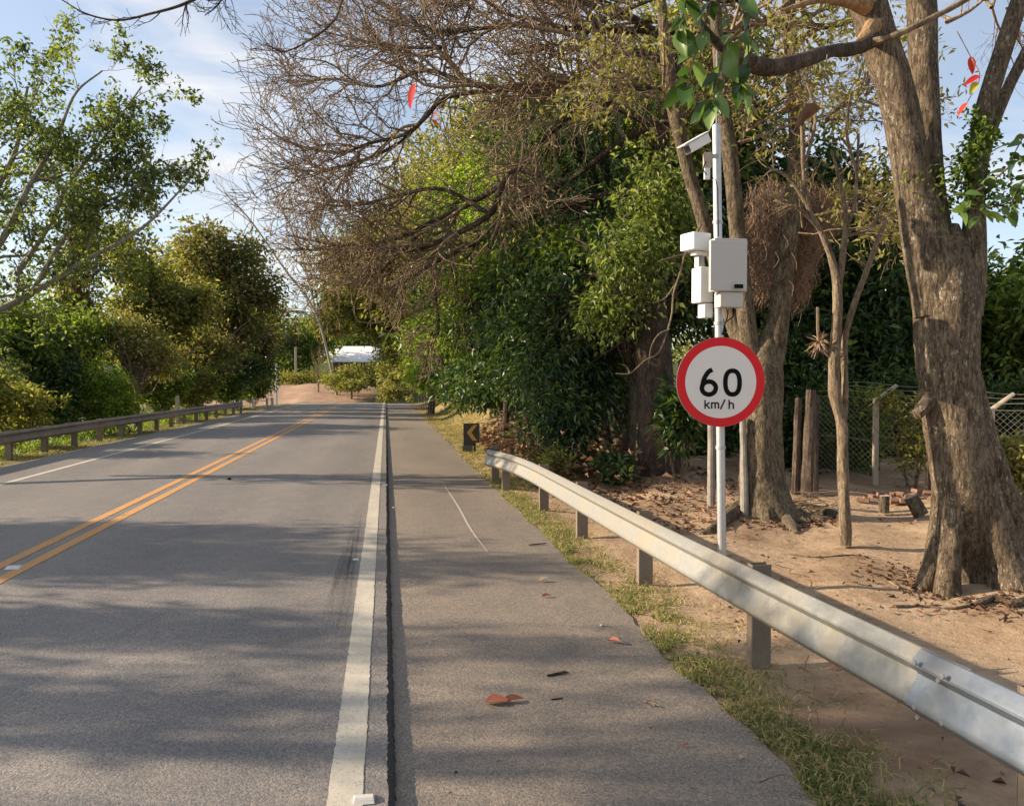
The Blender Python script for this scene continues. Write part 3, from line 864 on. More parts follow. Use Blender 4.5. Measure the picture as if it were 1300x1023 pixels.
def obox(name, cc, dims, mat, parent, bev=0.006):
    v = np.array([[x, y, z] for x in (-1, 1) for y in (-1, 1) for z in (-1, 1)], float) * (np.array(dims) / 2)
    Vv = cc + v[:, :1] * ax + v[:, 1:2] * s_ + v[:, 2:3] * u_
    _, Fv = box_vf((0, 0, 0), (1, 1, 1))
    o = py_mesh(name, Vv, Fv, mat, parent); bevel(o, bev); return o
obox("housing", c, (0.25, 0.095, 0.085), M_CABW, vcam)
obox("sun_shield", c + u_ * 0.052 + ax * 0.02, (0.31, 0.12, 0.012), M_CABW, vcam, 0.003)
obox("lens_window", c + ax * 0.127, (0.006, 0.075, 0.065), M_GLASS, vcam, 0.001)
sbox("bracket", 893, 194, 903, 214, 7.267, 0.05, M_CONC, vcam, bev=0.004)
sbox("junction_box", 894, 214, 901, 228, 7.267, 0.04, M_CABW, vcam, bev=0.004)
sbox("arm", 900, 196, 912, 201, 7.289, 0.03, M_BOLT, vcam, bev=0.002)

for pts_ in ([(896, 205, 7.27), (893, 214, 7.25), (897, 222, 7.27), (908, 228, 7.32), (911, 240, 7.34)], [(911, 240, 7.34), (911.5, 270, 7.34), (912, 300, 7.34)]):
    P_ = spline([W(*p) for p in pts_], 14); Vv, Fv = tubes(P_[None], np.full((1, 14), .005), 6); mobj("cable", Vv, Fv, M_BLACKP, vcam, True)
# round 60 km/h sign
scn = W(915, 485, 7.312)
sign = empty("speed_limit_sign", scn, "round white speed limit sign with red border reading 60 km/h", "road sign", None, -YAW + R(3))
sign.rotation_euler = (0, R(-0.7), -YAW + R(3.0))
RS = 0.416
def disc(name, r0, r1, yoff, mat, n=96, thick=None):
    a = np.arange(n) * 2 * math.pi / n
    if r0 > 0:
        Vv = np.vstack([np.column_stack([r0 * np.cos(a), np.full(n, yoff), r0 * np.sin(a)]), np.column_stack([r1 * np.cos(a), np.full(n, yoff), r1 * np.sin(a)])])
        i = np.arange(n); j = (i + 1) % n
        Fv = [[int(p), int(q), int(q) + n, int(p) + n] for p, q in zip(i, j)]
    else:
        Vv = np.column_stack([r1 * np.cos(a), np.full(n, yoff), r1 * np.sin(a)])
        Fv = [list(range(n))]
    me = bpy.data.meshes.new(name); me.from_pydata([tuple(v) for v in Vv], [], Fv); me.update(); me.materials.append(mat)
    o = bpy.data.objects.new(name, me)
    return link(o, sign)
n = 96; a = np.arange(n) * 2 * math.pi / n
Vv = np.vstack([np.column_stack([RS * np.cos(a), np.full(n, 0.0), RS * np.sin(a)]), np.column_stack([RS * np.cos(a), np.full(n, 0.012), RS * np.sin(a)])])
Fv = [list(range(n)), list(range(n, 2 * n))[::-1]] + [[i, i + n, (i + 1) % n + n, (i + 1) % n] for i in range(n)]
me = bpy.data.meshes.new("plate"); me.from_pydata([tuple(v) for v in Vv], [], Fv); me.update(); me.materials.append(M_SIGNB)
link(bpy.data.objects.new("plate", me), sign)
disc("red_border", 0.335, RS - 0.002, -0.003, M_SIGNR)
disc("white_face", 0, 0.336, -0.002, M_SIGNW)

def ribbon(name, polys, width, yoff, mat, parent):
    """flat lettering strokes in the sign plane (x, z)"""
    Vs, Fs = [], []
    for P in polys:
        P = np.array(P, float)
        closed = np.allclose(P[0], P[-1])
        T = np.gradient(P, axis=0)
        if closed:
            T[0] = T[-1] = P[1] - P[-2]
        T /= np.linalg.norm(T, axis=1, keepdims=True)
        N = np.stack([-T[:, 1], T[:, 0]], -1) * width / 2
        if not closed:
            P[0] -= T[0] * width * 0.3; P[-1] += T[-1] * width * 0.3
        b0 = len(Vs)
        for p, q in zip(P, N):
            Vs.append((p[0] + q[0], yoff, p[1] + q[1])); Vs.append((p[0] - q[0], yoff, p[1] - q[1]))
        for i in range(len(P) - 1):
            Fs.append([b0 + 2 * i, b0 + 2 * i + 1, b0 + 2 * i + 3, b0 + 2 * i + 2])
        yoff -= 0.0004
    me = bpy.data.meshes.new(name); me.from_pydata(Vs, [], Fs); me.update(); me.materials.append(mat)
    return link(bpy.data.objects.new(name, me), parent)
def ell(cx, cz, rx, rz_, a0=0, a1=360, n=40, p=2.0):
    t = np.radians(np.linspace(a0, a1, n))
    c, s = np.cos(t), np.sin(t)
    return [(cx + rx * math.copysign(abs(cc) ** (2 / p), cc), cz + rz_ * math.copysign(abs(ss) ** (2 / p), ss)) for cc, ss in zip(c, s)]
q = 7.312 / 1000.0
def sx(px): return (px - 915) * q
def sz(py): return (485 - py) * q
six = [ell(sx(899.5), sz(492.3), 9.0 * q, 8.2 * q), [tuple(v) for v in spline([(sx(891.2), sz(489.5)), (sx(893.5), sz(480.5)), (sx(898.5), sz(472.5)), (sx(902.5), sz(469.8))], 14)]]
zero = [ell(sx(930), sz(485.8), 9.2 * q, 15.0 * q, p=2.4)]
ribbon("digit_six", six, 5.9 * q, -0.0045, M_BLACKP, sign)
ribbon("digit_zero", zero, 5.9 * q, -0.0045, M_BLACKP, sign)
def L(*pts): return [(sx(x), sz(y)) for x, y in pts]
kmh = [L((894.5, 508), (894.5, 518)), L((894.5, 515), (899.8, 510.8)), L((896.3, 513.6), (900.2, 518)),
       L((903, 511), (903, 518)), [(x, z) for x, z in ell(sx(905.2), sz(513), 2.2 * q, 1.9 * q, 180, 0, 10)] + L((907.4, 518)),
       [(x, z) for x, z in ell(sx(909.6), sz(513), 2.2 * q, 1.9 * q, 180, 0, 10)] + L((911.8, 518)),
       L((914.5, 519), (920, 507.5)),
       L((925.5, 508), (925.5, 518.8)), [(x, z) for x, z in ell(sx(928.2), sz(514), 2.7 * q, 2.2 * q, 180, 0, 10)] + L((930.9, 518.8))]
ribbon("unit_lettering", kmh, 1.75 * q, -0.0045, M_BLACKP, sign)
for zz in (0.16, -0.16):
    Vv, Fv = box_vf((0, 0.028, zz), (0.12, 0.03, 0.035))
    me = np_mesh("bracket", Vv, Fv, M_SIGNB); link(bpy.data.objects.new("bracket", me), sign)

# chevron marker board at the far end of the guardrail
cb = G(600, 574, -0.06)
chev = empty("chevron_marker", cb, "small black chevron board with amber arrow beside the guardrail end", "road sign", None, -YAW)
D = 20.5; s = D / 1000.0
def ch(px, py, yo): return ((px - 599) * s, yo, (574 - py) * s + 0.0)
def flat(name, pts, yo, th_, mat):
    n = len(pts)
    Vv = [ch(p[0], p[1], yo) for p in pts] + [ch(p[0], p[1], yo + th_) for p in pts]
    Fv = [list(range(n)), list(range(n, 2 * n))[::-1]] + [[i, i + n, (i + 1) % n + n, (i + 1) % n] for i in range(n)]
    me = bpy.data.meshes.new(name); me.from_pydata(Vv, [], Fv); me.update(); me.materials.append(mat)
    return link(bpy.data.objects.new(name, me), chev)
flat("board", [(587, 536), (608, 536), (608, 561), (587, 561)], 0, 0.02, M_CHEVK)
flat("arrow", [(600, 538), (605.5, 538), (597.5, 548), (605, 558.5), (599, 558.5), (591.5, 548)], -0.012, 0.01, M_CHEVY)
flat("backing", [(586.5, 561), (601, 561), (602, 566), (587, 566)], 0.022, 0.02, M_CHEVK)
flat("lower_panel", [(586, 565), (599, 565), (599, 577), (586, 577)], 0.0, 0.05, mat_simple("mossy_grey_panel", (0.10, 0.11, 0.08), 0.8))
flat("post", [(600, 536), (603, 536), (603, 580), (600, 580)], 0.05, 0.05, B_WOOD)

# ------------------------------------------------------------------ tree building
def bark_tube(name, path, mat, parent, S=20, n=60, amp=0.06, freq=2.0, flare=None, flutes=None):
    """path: list of (x,y,z,r). A trunk or limb with an uneven surface"""
    P = spline(path, n)
    C = P[:, :3]; rad = np.maximum(P[:, 3], 0.004)
    Vv, Fv = tubes(C[None], rad[None], S)
    Vv = Vv.reshape(n, S, 3)
    out = Vv.copy()
    for i in range(n):
        for j in range(S):
            v = Vector(Vv[i, j]); d = Vv[i, j] - C[i]
            k = noise.noise(Vector((v.x * freq * 2.2, v.y * freq * 2.2, v.z * freq * 0.7))) * amp * 1.6 + noise.noise(v * freq * 5) * amp * 0.55
            if flare is not None:
                hh = (Vv[i, j, 2] - C[0, 2]) / flare[0]
                if hh < 1:
                    w = (1 - max(hh, 0)) ** 2
                    th_ = math.atan2(d[1], d[0])
                    k += w * flare[1] * (0.35 + 0.9 * max(0, math.sin(th_ * flare[2] + flare[3])) + 0.5 * noise.noise(Vector((math.cos(th_) * 2, math.sin(th_) * 2, 4))))
            out[i, j] = C[i] + d * (1 + k)
    Vv = np.vstack([out.reshape(-1, 3), C[-1:]])
    Fv = [list(f) for f in Fv] + [[len(Vv) - 1, (n - 1) * S + j, (n - 1) * S + (j + 1) % S] for j in range(S)]
    return py_mesh(name, Vv, Fv, mat, parent, True)

def WP(L, r_scale=1.0):
    """[(px,py,D,width_px)] -> [(x,y,z,r)]"""
    out = []
    for px, py, D, w in L:
        p = W(px, py, D)
        out.append((p[0], p[1], p[2], w * D / 1000.0 / 2 * r_scale))
    return out

def blob_points(blobs, n, rng, shell=0.55):
    """blobs: [(x,y,z,rx,ry,rz)]; clump centres spread through them, denser near the surface"""
    B = np.array(blobs, float)
    wgt = (B[:, 3] * B[:, 4] * B[:, 5]) ** 0.67; wgt /= wgt.sum()
    k = rng.choice(len(B), n, p=wgt)
    d = rand_dirs(n, rng)
    r = shell + (1 - shell) * rng.random(n) ** 0.5
    ph = B[k, 0] * 3.1 + B[k, 1]
    lump = np.sin(d[:, 0] * 4.3 + ph) * np.sin(d[:, 1] * 5.1 + 1.7 * ph) + 0.7 * np.sin(d[:, 2] * 7.0 + 2 * ph + d[:, 0] * 5)
    r *= rng.uniform(0.75, 1.15, n) * (1 + 0.36 * lump)
    r = np.where(rng.random(n) < .10, r * rng.uniform(1.1, 1.45, n), r)
    return B[k, :3] + d * r[:, None] * B[k, 3:6], d, k

def crown_tree(name, label, cat, base, trunks, blobs, n_clump, per, size, lmat, bmat=B_DARK, group=None, rc=0.5, width=0.45, droop=0.3,
               seed=1, rbr=0.045, width_j=0.3, nbr=40, crown_name="crown", shell=0.45, flat_=0.75):
    rng = np.random.default_rng(seed)
    root = empty(name, base, label, cat, group)
    tips = []
    for tr in trunks:
        nn = 16 + 6 * len(tr)
        bark_tube("trunk", tr, bmat, root, S=10, n=nn, amp=0.09, freq=1.5)
        tips.append((np.array(tr[-1][:3]), np.array(tr[max(0, len(tr) - 2)][:3])))
    c, d, _ = blob_points(blobs, n_clump, rng, shell)
    # branches from trunk tips to clumps
    if nbr and trunks:
        sel = rng.choice(len(c), min(nbr, len(c)), replace=False)
        Pn = []
        for i in sel:
            k = int(np.argmin([np.linalg.norm(c[i] - t[0]) for t in tips]))
            a_, b_ = tips[k]
            st = b_ + (a_ - b_) * rng.uniform(0.1, 1.0)
            m1 = st + (c[i] - st) * 0.5 + rng.normal(size=3) * 0.12 * np.linalg.norm(c[i] - st)
            Pn.append(spline([st, m1, c[i]], 7))
        Pn = np.array(Pn); Rn = np.linspace(rbr, rbr * 0.2, 7)[None] * rng.uniform(0.5, 1.1, (len(Pn), 1))
        P2, R2 = grow(Pn, Rn, 5, rc * 2.2, 0.8, 0.3, 1.0, 0.02, 4, 0.2, 0.5, rng)
        Vv, Fv = cat_meshes([tubes(Pn, Rn, 5), tubes(P2, R2, 3)])
        mobj("branches", Vv, Fv, bmat, root, True)
    m = n_clump * per
    dd = rand_dirs(m, rng)
    rr = rc * rng.random(m) ** 0.45
    scl = np.repeat(rng.uniform(0.35, 1.6, n_clump) ** 1.1, per)
    off = dd * (rr * scl)[:, None]; off[:, 2] *= flat_
    b = np.repeat(c, per, axis=0) + off
    axis = nrm(dd * 0.8 + rng.normal(size=(m, 3)) * 0.5)
    sz = size * rng.uniform(0.6, 1.3, m)
    Vv, Fv = leaves(b, axis, sz, width, droop, rng)
    mobj(crown_name, Vv, Fv, lmat, root)
    return root

def ball(px, py, D, wpx, hpx, deep=1.0):
    p = W(px, py, D); s = D / 1000.0
    return (p[0], p[1], p[2], wpx * s, wpx * s * deep, hpx * s)

def gbase(p):
    return (p[0], p[1], th(p[0], p[1]))

def trunk_from(px, py_top, D, w, lean=0, py_base=None):
    """vertical-ish trunk standing on the ground below (px, .) at depth D"""
    t = W(px, py_top, D); b = W(px - lean, 500, D)
    z0 = th(b[0], b[1])
    r = w * D / 2000.0
    mid = (b + t) / 2
    return [(b[0], b[1], z0 - 0.1, r * 1.25), (b[0] * .6 + t[0] * .4 + 0.05, b[1], z0 * .6 + t[2] * .4, r), (t[0], t[1], t[2], r * 0.6)]

# ---------------- the big lichened tree at the right
D0 = 7.15
tb = G(1232, 742, -0.05)
big = empty("big_tree", (tb[0], tb[1], th(tb[0], tb[1])), "large lichen-spotted tree with flaring roots nearest the camera on the right", "tree")
Dt = float(np.dot(tb - np.array([0, 0, H]), CF))
bark_tube("trunk", WP([(1240, 756, Dt + .22, 68.9), (1238, 715, Dt + .2, 60.7), (1232, 665, Dt + .08, 62.3), (1222, 620, Dt, 67.2), (1212, 560, Dt, 65.6), (1205, 500, Dt, 68.9), (1202, 440, Dt, 73.8), (1203, 385, Dt, 76), (1204, 345, Dt, 62), (1207, 312, Dt, 40), (1210, 285, Dt, 14)]),
          B_BIG, big, S=40, n=110, amp=0.05, freq=2.2, flare=(0.5, 0.1, 4, 0.6))
bark_tube("limb", WP([(1190, 400, Dt, 57.4), (1183, 345, Dt, 59.0), (1170, 280, Dt, 50.8), (1158, 220, Dt, 45.9), (1147, 160, Dt, 44.3), (1133, 100, Dt, 42.6), (1112, 40, Dt, 44.3), (1098, -10, Dt, 42.6), (1085, -70, Dt, 41.0), (1060, -170, Dt + .3, 32.8), (1020, -300, Dt + .7, 20.5)]), B_BIG, big, S=30, n=90, amp=0.05)
bark_tube("limb", WP([(1200, 370, Dt + .1, 49.2), (1194, 320, Dt + .15, 37.7), (1184, 250, Dt + .2, 31.2), (1178, 180, Dt + .25, 32.0), (1173, 90, Dt + .3, 34.4), (1170, 10, Dt + .3, 34.4), (1165, -60, Dt + .3, 32.8), (1180, -200, Dt + .6, 23.0)]), B_BIG, big, S=24, n=70, amp=0.05)
bark_tube("limb", WP([(1222, 400, Dt, 45.9), (1230, 350, Dt, 39.4), (1236, 300, Dt, 27.9), (1238, 230, Dt, 22.1), (1246, 160, Dt, 22.1), (1262, 100, Dt, 23.0), (1278, 50, Dt, 22.1), (1297, -5, Dt, 21.3), (1320, -70, Dt, 19.7)]), B_BIG, big, S=20, n=70, amp=0.05)
bark_tube("limb", WP([(1240, 250, Dt + .15, 16.4), (1252, 190, Dt + .2, 13.1), (1272, 130, Dt + .25, 13.9), (1296, 80, Dt + .3, 13.9), (1330, 20, Dt + .3, 13.1)]), B_BIG, big, S=14, n=40, amp=0.05)
bark_tube("stub", WP([(1180, 505, Dt - .05, 24.6), (1170, 520, Dt - .1, 18.0), (1163, 527, Dt - .12, 13.1)]), B_BIG, big, S=12, n=16, amp=0.15, freq=5)
bark_tube("knot", WP([(1112, 30, Dt - .05, 24.6), (1098, 48, Dt - .24, 18.0), (1091, 54, Dt - .30, 9.8)]), B_CUT, big, S=12, n=14, amp=0.15, freq=6)
bark_tube("torn_limb", WP([(1100, 10, Dt - .1, 19.7), (1070, 2, Dt - .25, 12.3), (1040, 0, Dt - .35, 9.0), (1012, 8, Dt - .45, 6.6), (990, 14, Dt - .5, 2.5)]), B_CUT, big, S=12, n=24, amp=0.18, freq=5)
bark_tube("limb", WP([(1112, 50, Dt - .15, 18.0), (1085, 62, Dt - .5, 16.4), (1052, 66, Dt - .9, 16.4), (1015, 78, Dt - 1.2, 20), (975, 86, Dt - 1.45, 22), (935, 72, Dt - 1.65, 18), (905, 50, Dt - 1.75, 12), (880, 15, Dt - 1.8, 10), (860, -40, Dt - 1.8, 8)]), B_LIMB, big, S=14, n=50, amp=0.10, freq=4)
bark_tube("limb", WP([(1100, 56, Dt - .3, 11.5), (1130, 48, Dt - .45, 8.2), (1165, 32, Dt - .5, 7.4), (1205, 12, Dt - .5, 7.4), (1235, -5, Dt - .5, 6.6)]), B_THIN, big, S=10, n=30, amp=0.15, freq=6)
# roots running out over the earth
def root_path(pts, w0, w1):
    n = len(pts); out = []
    for i, (px, py) in enumerate(pts):
        g = G(px, py, -0.07)
        w = w0 + (w1 - w0) * i / (n - 1)
        z = th(g[0], g[1]) + w * 0.25 if i < n - 1 else th(g[0], g[1]) - w * 1.2
        out.append((g[0], g[1], z, w))
    return out
def root_up(px0, py0, w0px, pts, w1):
    a = W(px0, py0, Dt + 0.05)
    rp_ = root_path(pts, w0px * Dt / 2000, w1)
    return [(a[0], a[1], a[2] + .05, 0.02)] + rp_
for pts in ([(1212, 560, .02, 40), (1209, 620, -.02, 40), (1207, 675, -.06, 34), (1205, 715, -.10, 32), (1203, 745, -.14, 38), (1203, 766, -.16, 42)],
            [(1196, 600, .1, 30), (1190, 660, .06, 22), (1184, 705, .0, 24), (1176, 738, -.04, 26), (1166, 750, -.06, 16)],
            [(1222, 500, .04, 40), (1238, 590, .0, 48), (1256, 655, -.04, 50), (1275, 710, -.08, 56), (1284, 742, -.12, 64), (1292, 765, -.14, 84)],
            [(1222, 440, .1, 30), (1238, 530, .1, 44), (1262, 610, .1, 50), (1288, 670, .08, 52), (1316, 715, .05, 56), (1345, 745, .0, 60), (1375, 770, .0, 44)],
            [(1240, 560, .25, 40), (1276, 670, .36, 46), (1310, 725, .5, 56)],
            [(1215, 620, .25, 36), (1204, 680, .35, 34), (1194, 715, .45, 36)]):
    bark_tube("buttress_root", WP([(a, b_, Dt + d, w * 0.9) for a, b_, d, w in pts]), B_BIG, big, S=22, n=44, amp=0.10, freq=2.6)
for pts, w in (([(1128, 738), (1150, 748), (1180, 755), (1210, 758), (1240, 768)], 0.012), ([(1135, 766), (1170, 764), (1210, 766), (1255, 762)], 0.012),
               ([(1000, 700), (1040, 706), (1090, 704), (1150, 716)], 0.008), ([(1235, 768), (1262, 762), (1285, 770), (1310, 765)], 0.035)):
    P = []
    for px, py in pts:
        g = G(px, py, -0.07); P.append((g[0], g[1], th(g[0], g[1]) + w * 0.6, w))
    bark_tube("root", P, B_THIN if w < 0.02 else B_BIG, big, S=8, n=24, amp=0.2, freq=5)

def twig_mesh(limbs, levels, seed, mat, parent, name="twigs", kind="stuff", rmin=.0022, wig=.16, rr=.55):
    """limbs (list of [(x,y,z,r)]) -> recursive twigs, one mesh. levels: [(n, L, ang, up, K, S)]"""
    rng = np.random.default_rng(seed)
    K = 12
    P = np.array([spline(l, K) for l in limbs])
    cur = (P[:, :, :3], P[:, :, 3])
    out = []; last = None
    for (n, Ln, ang, up, K_, S) in levels:
        C, RR = grow(cur[0], cur[1], n, Ln, ang, 0.12, 1.0, up, K_, wig, rr, rng)
        RR = np.maximum(RR, rmin)
        out.append(tubes(C, RR, S)); cur = (C, RR)
    Vv, Fv = cat_meshes(out)
    o = mobj(name, Vv, Fv, mat, parent, True)
    if kind: o["kind"] = kind
    return o, cur

# bare twigs on the big tree, off its upper limbs
limbsA = [WP([(1165, -60, Dt + .3, 18), (1230, -160, Dt + 1, 12), (1300, -200, Dt + 2, 8)]),
          WP([(1110, -60, Dt, 18), (1040, -120, Dt + .2, 14), (950, -150, Dt + .4, 9)]),
          WP([(1172, 60, Dt + .3, 14), (1215, 20, Dt + 1.2, 10), (1280, 10, Dt + 2.5, 8), (1340, 30, Dt + 3, 6)])]
twig_mesh(limbsA, [(9, 1.3, .8, .02, 6, 5), (6, .7, .7, .0, 5, 4), (5, .35, .7, .0, 4, 3)], 4, B_TWIG, big)

# ---------------- middle group tree behind the sign
Dm = 11.2
mb = W(975, 652, Dm); mb[2] = th(mb[0], mb[1])
midt = empty("forked_tree", mb, "forked pale-barked tree with a flared base right behind the round sign", "tree")
zpx = 652
bark_tube("trunk", WP([(975, 662, Dm, 74.5), (970, 630, Dm, 59.3), (966, 590, Dm, 53.2), (966, 540, Dm, 51.7), (970, 490, Dm, 50.2), (972, 450, Dm, 36), (978, 420, Dm, 20), (984, 396, Dm, 8)]), B_MID, midt, S=32, n=60, amp=0.09, flare=(0.45, 0.45, 6, 1.0))
bark_tube("limb", WP([(975, 480, Dm, 31.9), (984, 430, Dm, 28.9), (992, 370, Dm, 25.8), (1000, 310, Dm, 22.8), (1008, 250, Dm, 22.8), (1012, 180, Dm, 19.8), (1008, 110, Dm, 18.2), (1003, 40, Dm, 16.7), (1000, -40, Dm, 13.7)]), B_MID, midt, S=18, n=60, amp=0.06)
bark_tube("limb", WP([(962, 500, Dm, 30.4), (952, 440, Dm, 24.3), (945, 380, Dm, 22.8), (938, 320, Dm, 21.3), (932, 250, Dm, 19.8), (926, 190, Dm, 19.8), (918, 130, Dm, 16.7), (912, 60, Dm, 15.2), (905, -30, Dm, 12.2)]), B_MID, midt, S=18, n=60, amp=0.06)
bark_tube("limb", WP([(950, 460, Dm + .2, 25.8), (925, 390, Dm + .3, 19.8), (905, 320, Dm + .3, 18.2), (887, 260, Dm + .3, 17.5), (872, 210, Dm + .3, 16.7), (858, 150, Dm + .3, 18.2), (850, 100, Dm + .3, 18.2), (843, 40, Dm + .3, 13.7), (836, -30, Dm + .3, 12.2)]), B_MID, midt, S=18, n=60, amp=0.06)
for pts in ([(985, 640), (1020, 652), (1045, 655), (1062, 652)], [(950, 640), (925, 655), (905, 668), (890, 672)], [(990, 645), (1004, 660), (1012, 668)]):
    P = []
    for i, (px, py) in enumerate(pts):
        g = G(px, py, 0.0); w = 0.14 - 0.11 * i / (len(pts) - 1)
        P.append((g[0], g[1], th(g[0], g[1]) + w * 0.3, w))
    bark_tube("root", P, B_MID, midt, S=10, n=20, amp=0.15, freq=3)
limbsM = [WP([(1003, 40, Dm, 14), (1060, -20, Dm, 12), (1130, -40, Dm + .5, 7)]), WP([(1010, 200, Dm, 12), (1050, 150, Dm - .5, 8), (1100, 120, Dm - .8, 6)]),
          WP([(928, 200, Dm, 10), (960, 150, Dm - .3, 8), (1000, 120, Dm - .5, 6)]), WP([(858, 150, Dm, 10), (830, 110, Dm - .5, 8), (790, 90, Dm - .8, 6)]),
          WP([(912, 60, Dm, 10), (950, 20, Dm - .3, 8), (1010, 10, Dm - .5, 6)]), WP([(1000, 310, Dm - .1, 7), (1050, 260, Dm - .6, 6), (1105, 255, Dm - .9, 4)])]
_, tipsM = twig_mesh(limbsM, [(9, 1.4, .8, .02, 6, 5), (6, .8, .8, .0, 5, 4), (6, .42, .8, .0, 4, 3)], 5, B_TWIG, midt)
rng = np.random.default_rng(21)
tp = tipsM[0][rng.random(len(tipsM[0])) < 0.34][:, -1]
bb = np.repeat(tp, 7, axis=0) + rng.normal(size=(len(tp) * 7, 3)) * 0.07
Vv, Fv = leaves(bb, rand_dirs(len(bb), rng), 0.10 * rng.uniform(.6, 1.3, len(bb)), 0.4, 0.3, rng)
o = mobj("foliage", Vv, Fv, L_PALE, midt); o["kind"] = "stuff"

# hanging masses of dried strands
def strands(name, label, top_line, vec_fn, n, ln, seed, D):
    rng = np.random.default_rng(seed)
    P, RR = [], []
    tl = np.array(top_line, float)
    for i in range(n):
        u = rng.random(); v = rng.random()
        a = tl[0] * (1 - u) + tl[1] * u
        px, py = vec_fn(u, v)
        st = W(px + rng.normal() * 4, py + rng.normal() * 8, D + rng.normal() * 0.14)
        l = ln * rng.uniform(0.3, 1.0)
        dirx = rng.normal() * 0.45 - 0.15
        e = st + CR * dirx * l - np.array([0, 0, 1]) * l + CF * rng.normal() * 0.1 * l
        m = (st + e) / 2 + rng.normal(size=3) * 0.03 + CR * 0.05
        P.append(spline([st, m, e], 5)); RR.append(np.linspace(0.0032, 0.0014, 5) * rng.uniform(.6, 1.5))
    Vv, Fv = tubes(np.array(P), np.array(RR), 3)
    o = mobj(name, Vv, Fv, B_DRY)
    tag(o, label, "dry creeper", "dried strand masses in the forked tree")
strands("hanging_creeper", "brown curtain of dried strands hanging just right of the grey cabinet", [(0, 0), (1, 1)],
        lambda u, v: (948 + 50 * u - 6 * v + 10 * math.sin(v * 9), 245 + 130 * v - 14 * math.sin(u * 3.1)), 4200, 0.34, 3, Dm + 0.3)
strands("hanging_creeper", "slanting fan of dried strands right of the forked tree's pale limb", [(0, 0), (1, 1)],
        lambda u, v: (1052 - 10 * math.sin(v * 3) - 50 * v + (u - .5) * 54 * (1 - .45 * v), 238 + 125 * v + 10 * u), 3600, 0.32, 4, Dm + 0.3)

# ---------------- thin crooked tree
Ds = 9.2
sb = W(1073, 684, Ds); sb[2] = th(sb[0], sb[1])
thin = empty("thin_tree", sb, "slender crooked two-stemmed tree standing alone on the bare earth", "tree")
bark_tube("trunk", WP([(1073, 692, Ds, 16), (1072, 640, Ds, 14), (1070, 590, Ds, 14), (1069, 540, Ds, 14), (1060, 500, Ds, 15), (1059, 460, Ds, 14), (1062, 420, Ds, 13), (1063, 370, Ds, 12), (1056, 330, Ds, 9), (1040, 290, Ds, 7), (1026, 262, Ds, 6), (1020, 215, Ds, 5), (1018, 160, Ds, 4)]), B_THIN, thin, S=14, n=70, amp=0.12, freq=5)
bark_tube("trunk", WP([(1069, 545, Ds + .05, 11), (1073, 500, Ds + .08, 9), (1072, 440, Ds + .08, 8), (1080, 400, Ds, 8), (1088, 375, Ds, 8), (1100, 345, Ds, 7), (1112, 310, Ds, 6), (1125, 280, Ds, 4)]), B_THIN, thin, S=12, n=50, amp=0.12, freq=5)
bark_tube("limb", WP([(1062, 400, Ds, 9), (1068, 340, Ds, 9), (1074, 290, Ds, 7), (1072, 260, Ds, 6), (1062, 215, Ds, 4), (1055, 190, Ds, 3)]), B_THIN, thin, S=10, n=36, amp=0.12, freq=5)
bark_tube("limb", WP([(1074, 290, Ds, 6), (1084, 262, Ds, 5), (1088, 220, Ds, 4), (1090, 170, Ds, 3)]), B_THIN, thin, S=8, n=24, amp=0.12, freq=5)
limbsT = [WP([(1040, 290, Ds, 5), (1010, 262, Ds, 4), (985, 270, Ds, 3)]), WP([(1074, 300, Ds, 5), (1105, 290, Ds, 4), (1118, 262, Ds, 3)]),
          WP([(1026, 262, Ds, 5), (1000, 225, Ds, 4), (972, 212, Ds, 3)]), WP([(1088, 220, Ds, 4), (1075, 170, Ds, 4), (1080, 120, Ds, 3)]), WP([(1020, 215, Ds, 4), (1035, 150, Ds, 4), (1020, 90, Ds, 3)])]
for l in limbsT: bark_tube("branch", l, B_THIN, thin, S=6, n=14, amp=0.1, freq=5)
_, tT = twig_mesh(limbsT, [(6, .5, .8, .05, 5, 4), (5, .3, .8, .0, 4, 3)], 6, B_THIN, thin)
# stumpy bromeliad-like dry tuft on the thin trunk's left
rng = np.random.default_rng(8)
c0 = W(1040, 435, Ds)
dd = rand_dirs(60, rng); P = np.stack([c0 + 0 * dd, c0 + dd * 0.09, c0 + dd * 0.17 - [0, 0, .03]], 1)
P += rng.normal(size=P.shape) * 0.006
Vv, Fv = tubes(P, np.tile([0.006, 0.005, 0.002], (60, 1)), 3)
bt = empty("air_plant", c0, "spiky dried air plant hanging on a bare stick left of the slender tree", "plant")
o = mobj("spikes", Vv, Fv, B_DRY, bt); o["kind"] = "stuff"
bark_tube("stick", WP([(1038, 390, Ds, 4), (1040, 435, Ds, 4), (1052, 452, Ds, 3), (1060, 458, Ds, 3)]), B_THIN, bt, S=6, n=12, amp=0.1)

# ---------------- thick dark trunk to the left of the sign and the heavy canopy behind
Dl = 14.6
lb = W(836, 612, Dl); lb[2] = th(lb[0], lb[1])
crown_tree("leafy_tree", "yellow-green leafy tree hiding the top of the thick trunk left of the radar unit", "tree", gbase(W(800, 600, 15.6)),
           [trunk_from(800, 380, 15.6, 10)], [ball(800, 330, 13.9, 50, 60), ball(835, 250, 14.0, 45, 60), ball(770, 400, 14.4, 30, 34), ball(845, 300, 14.4, 30, 40)], 270, 20, .13, L_FORE, B_MID, None, .36, .45, .5, 333, .03, nbr=50, shell=.1)
rng = np.random.default_rng(31)
canopyR = [ball(700, 430, 17.0, 75, 80), ball(640, 420, 19, 60, 75), ball(760, 380, 16.5, 80, 90), ball(830, 330, 17, 80, 100), ball(720, 500, 15.8, 55, 60),
           ball(775, 462, 17.2, 52, 50), ball(860, 370, 16.8, 50, 50), ball(690, 340, 18, 60, 60), ball(720, 545, 15.2, 30, 35)]
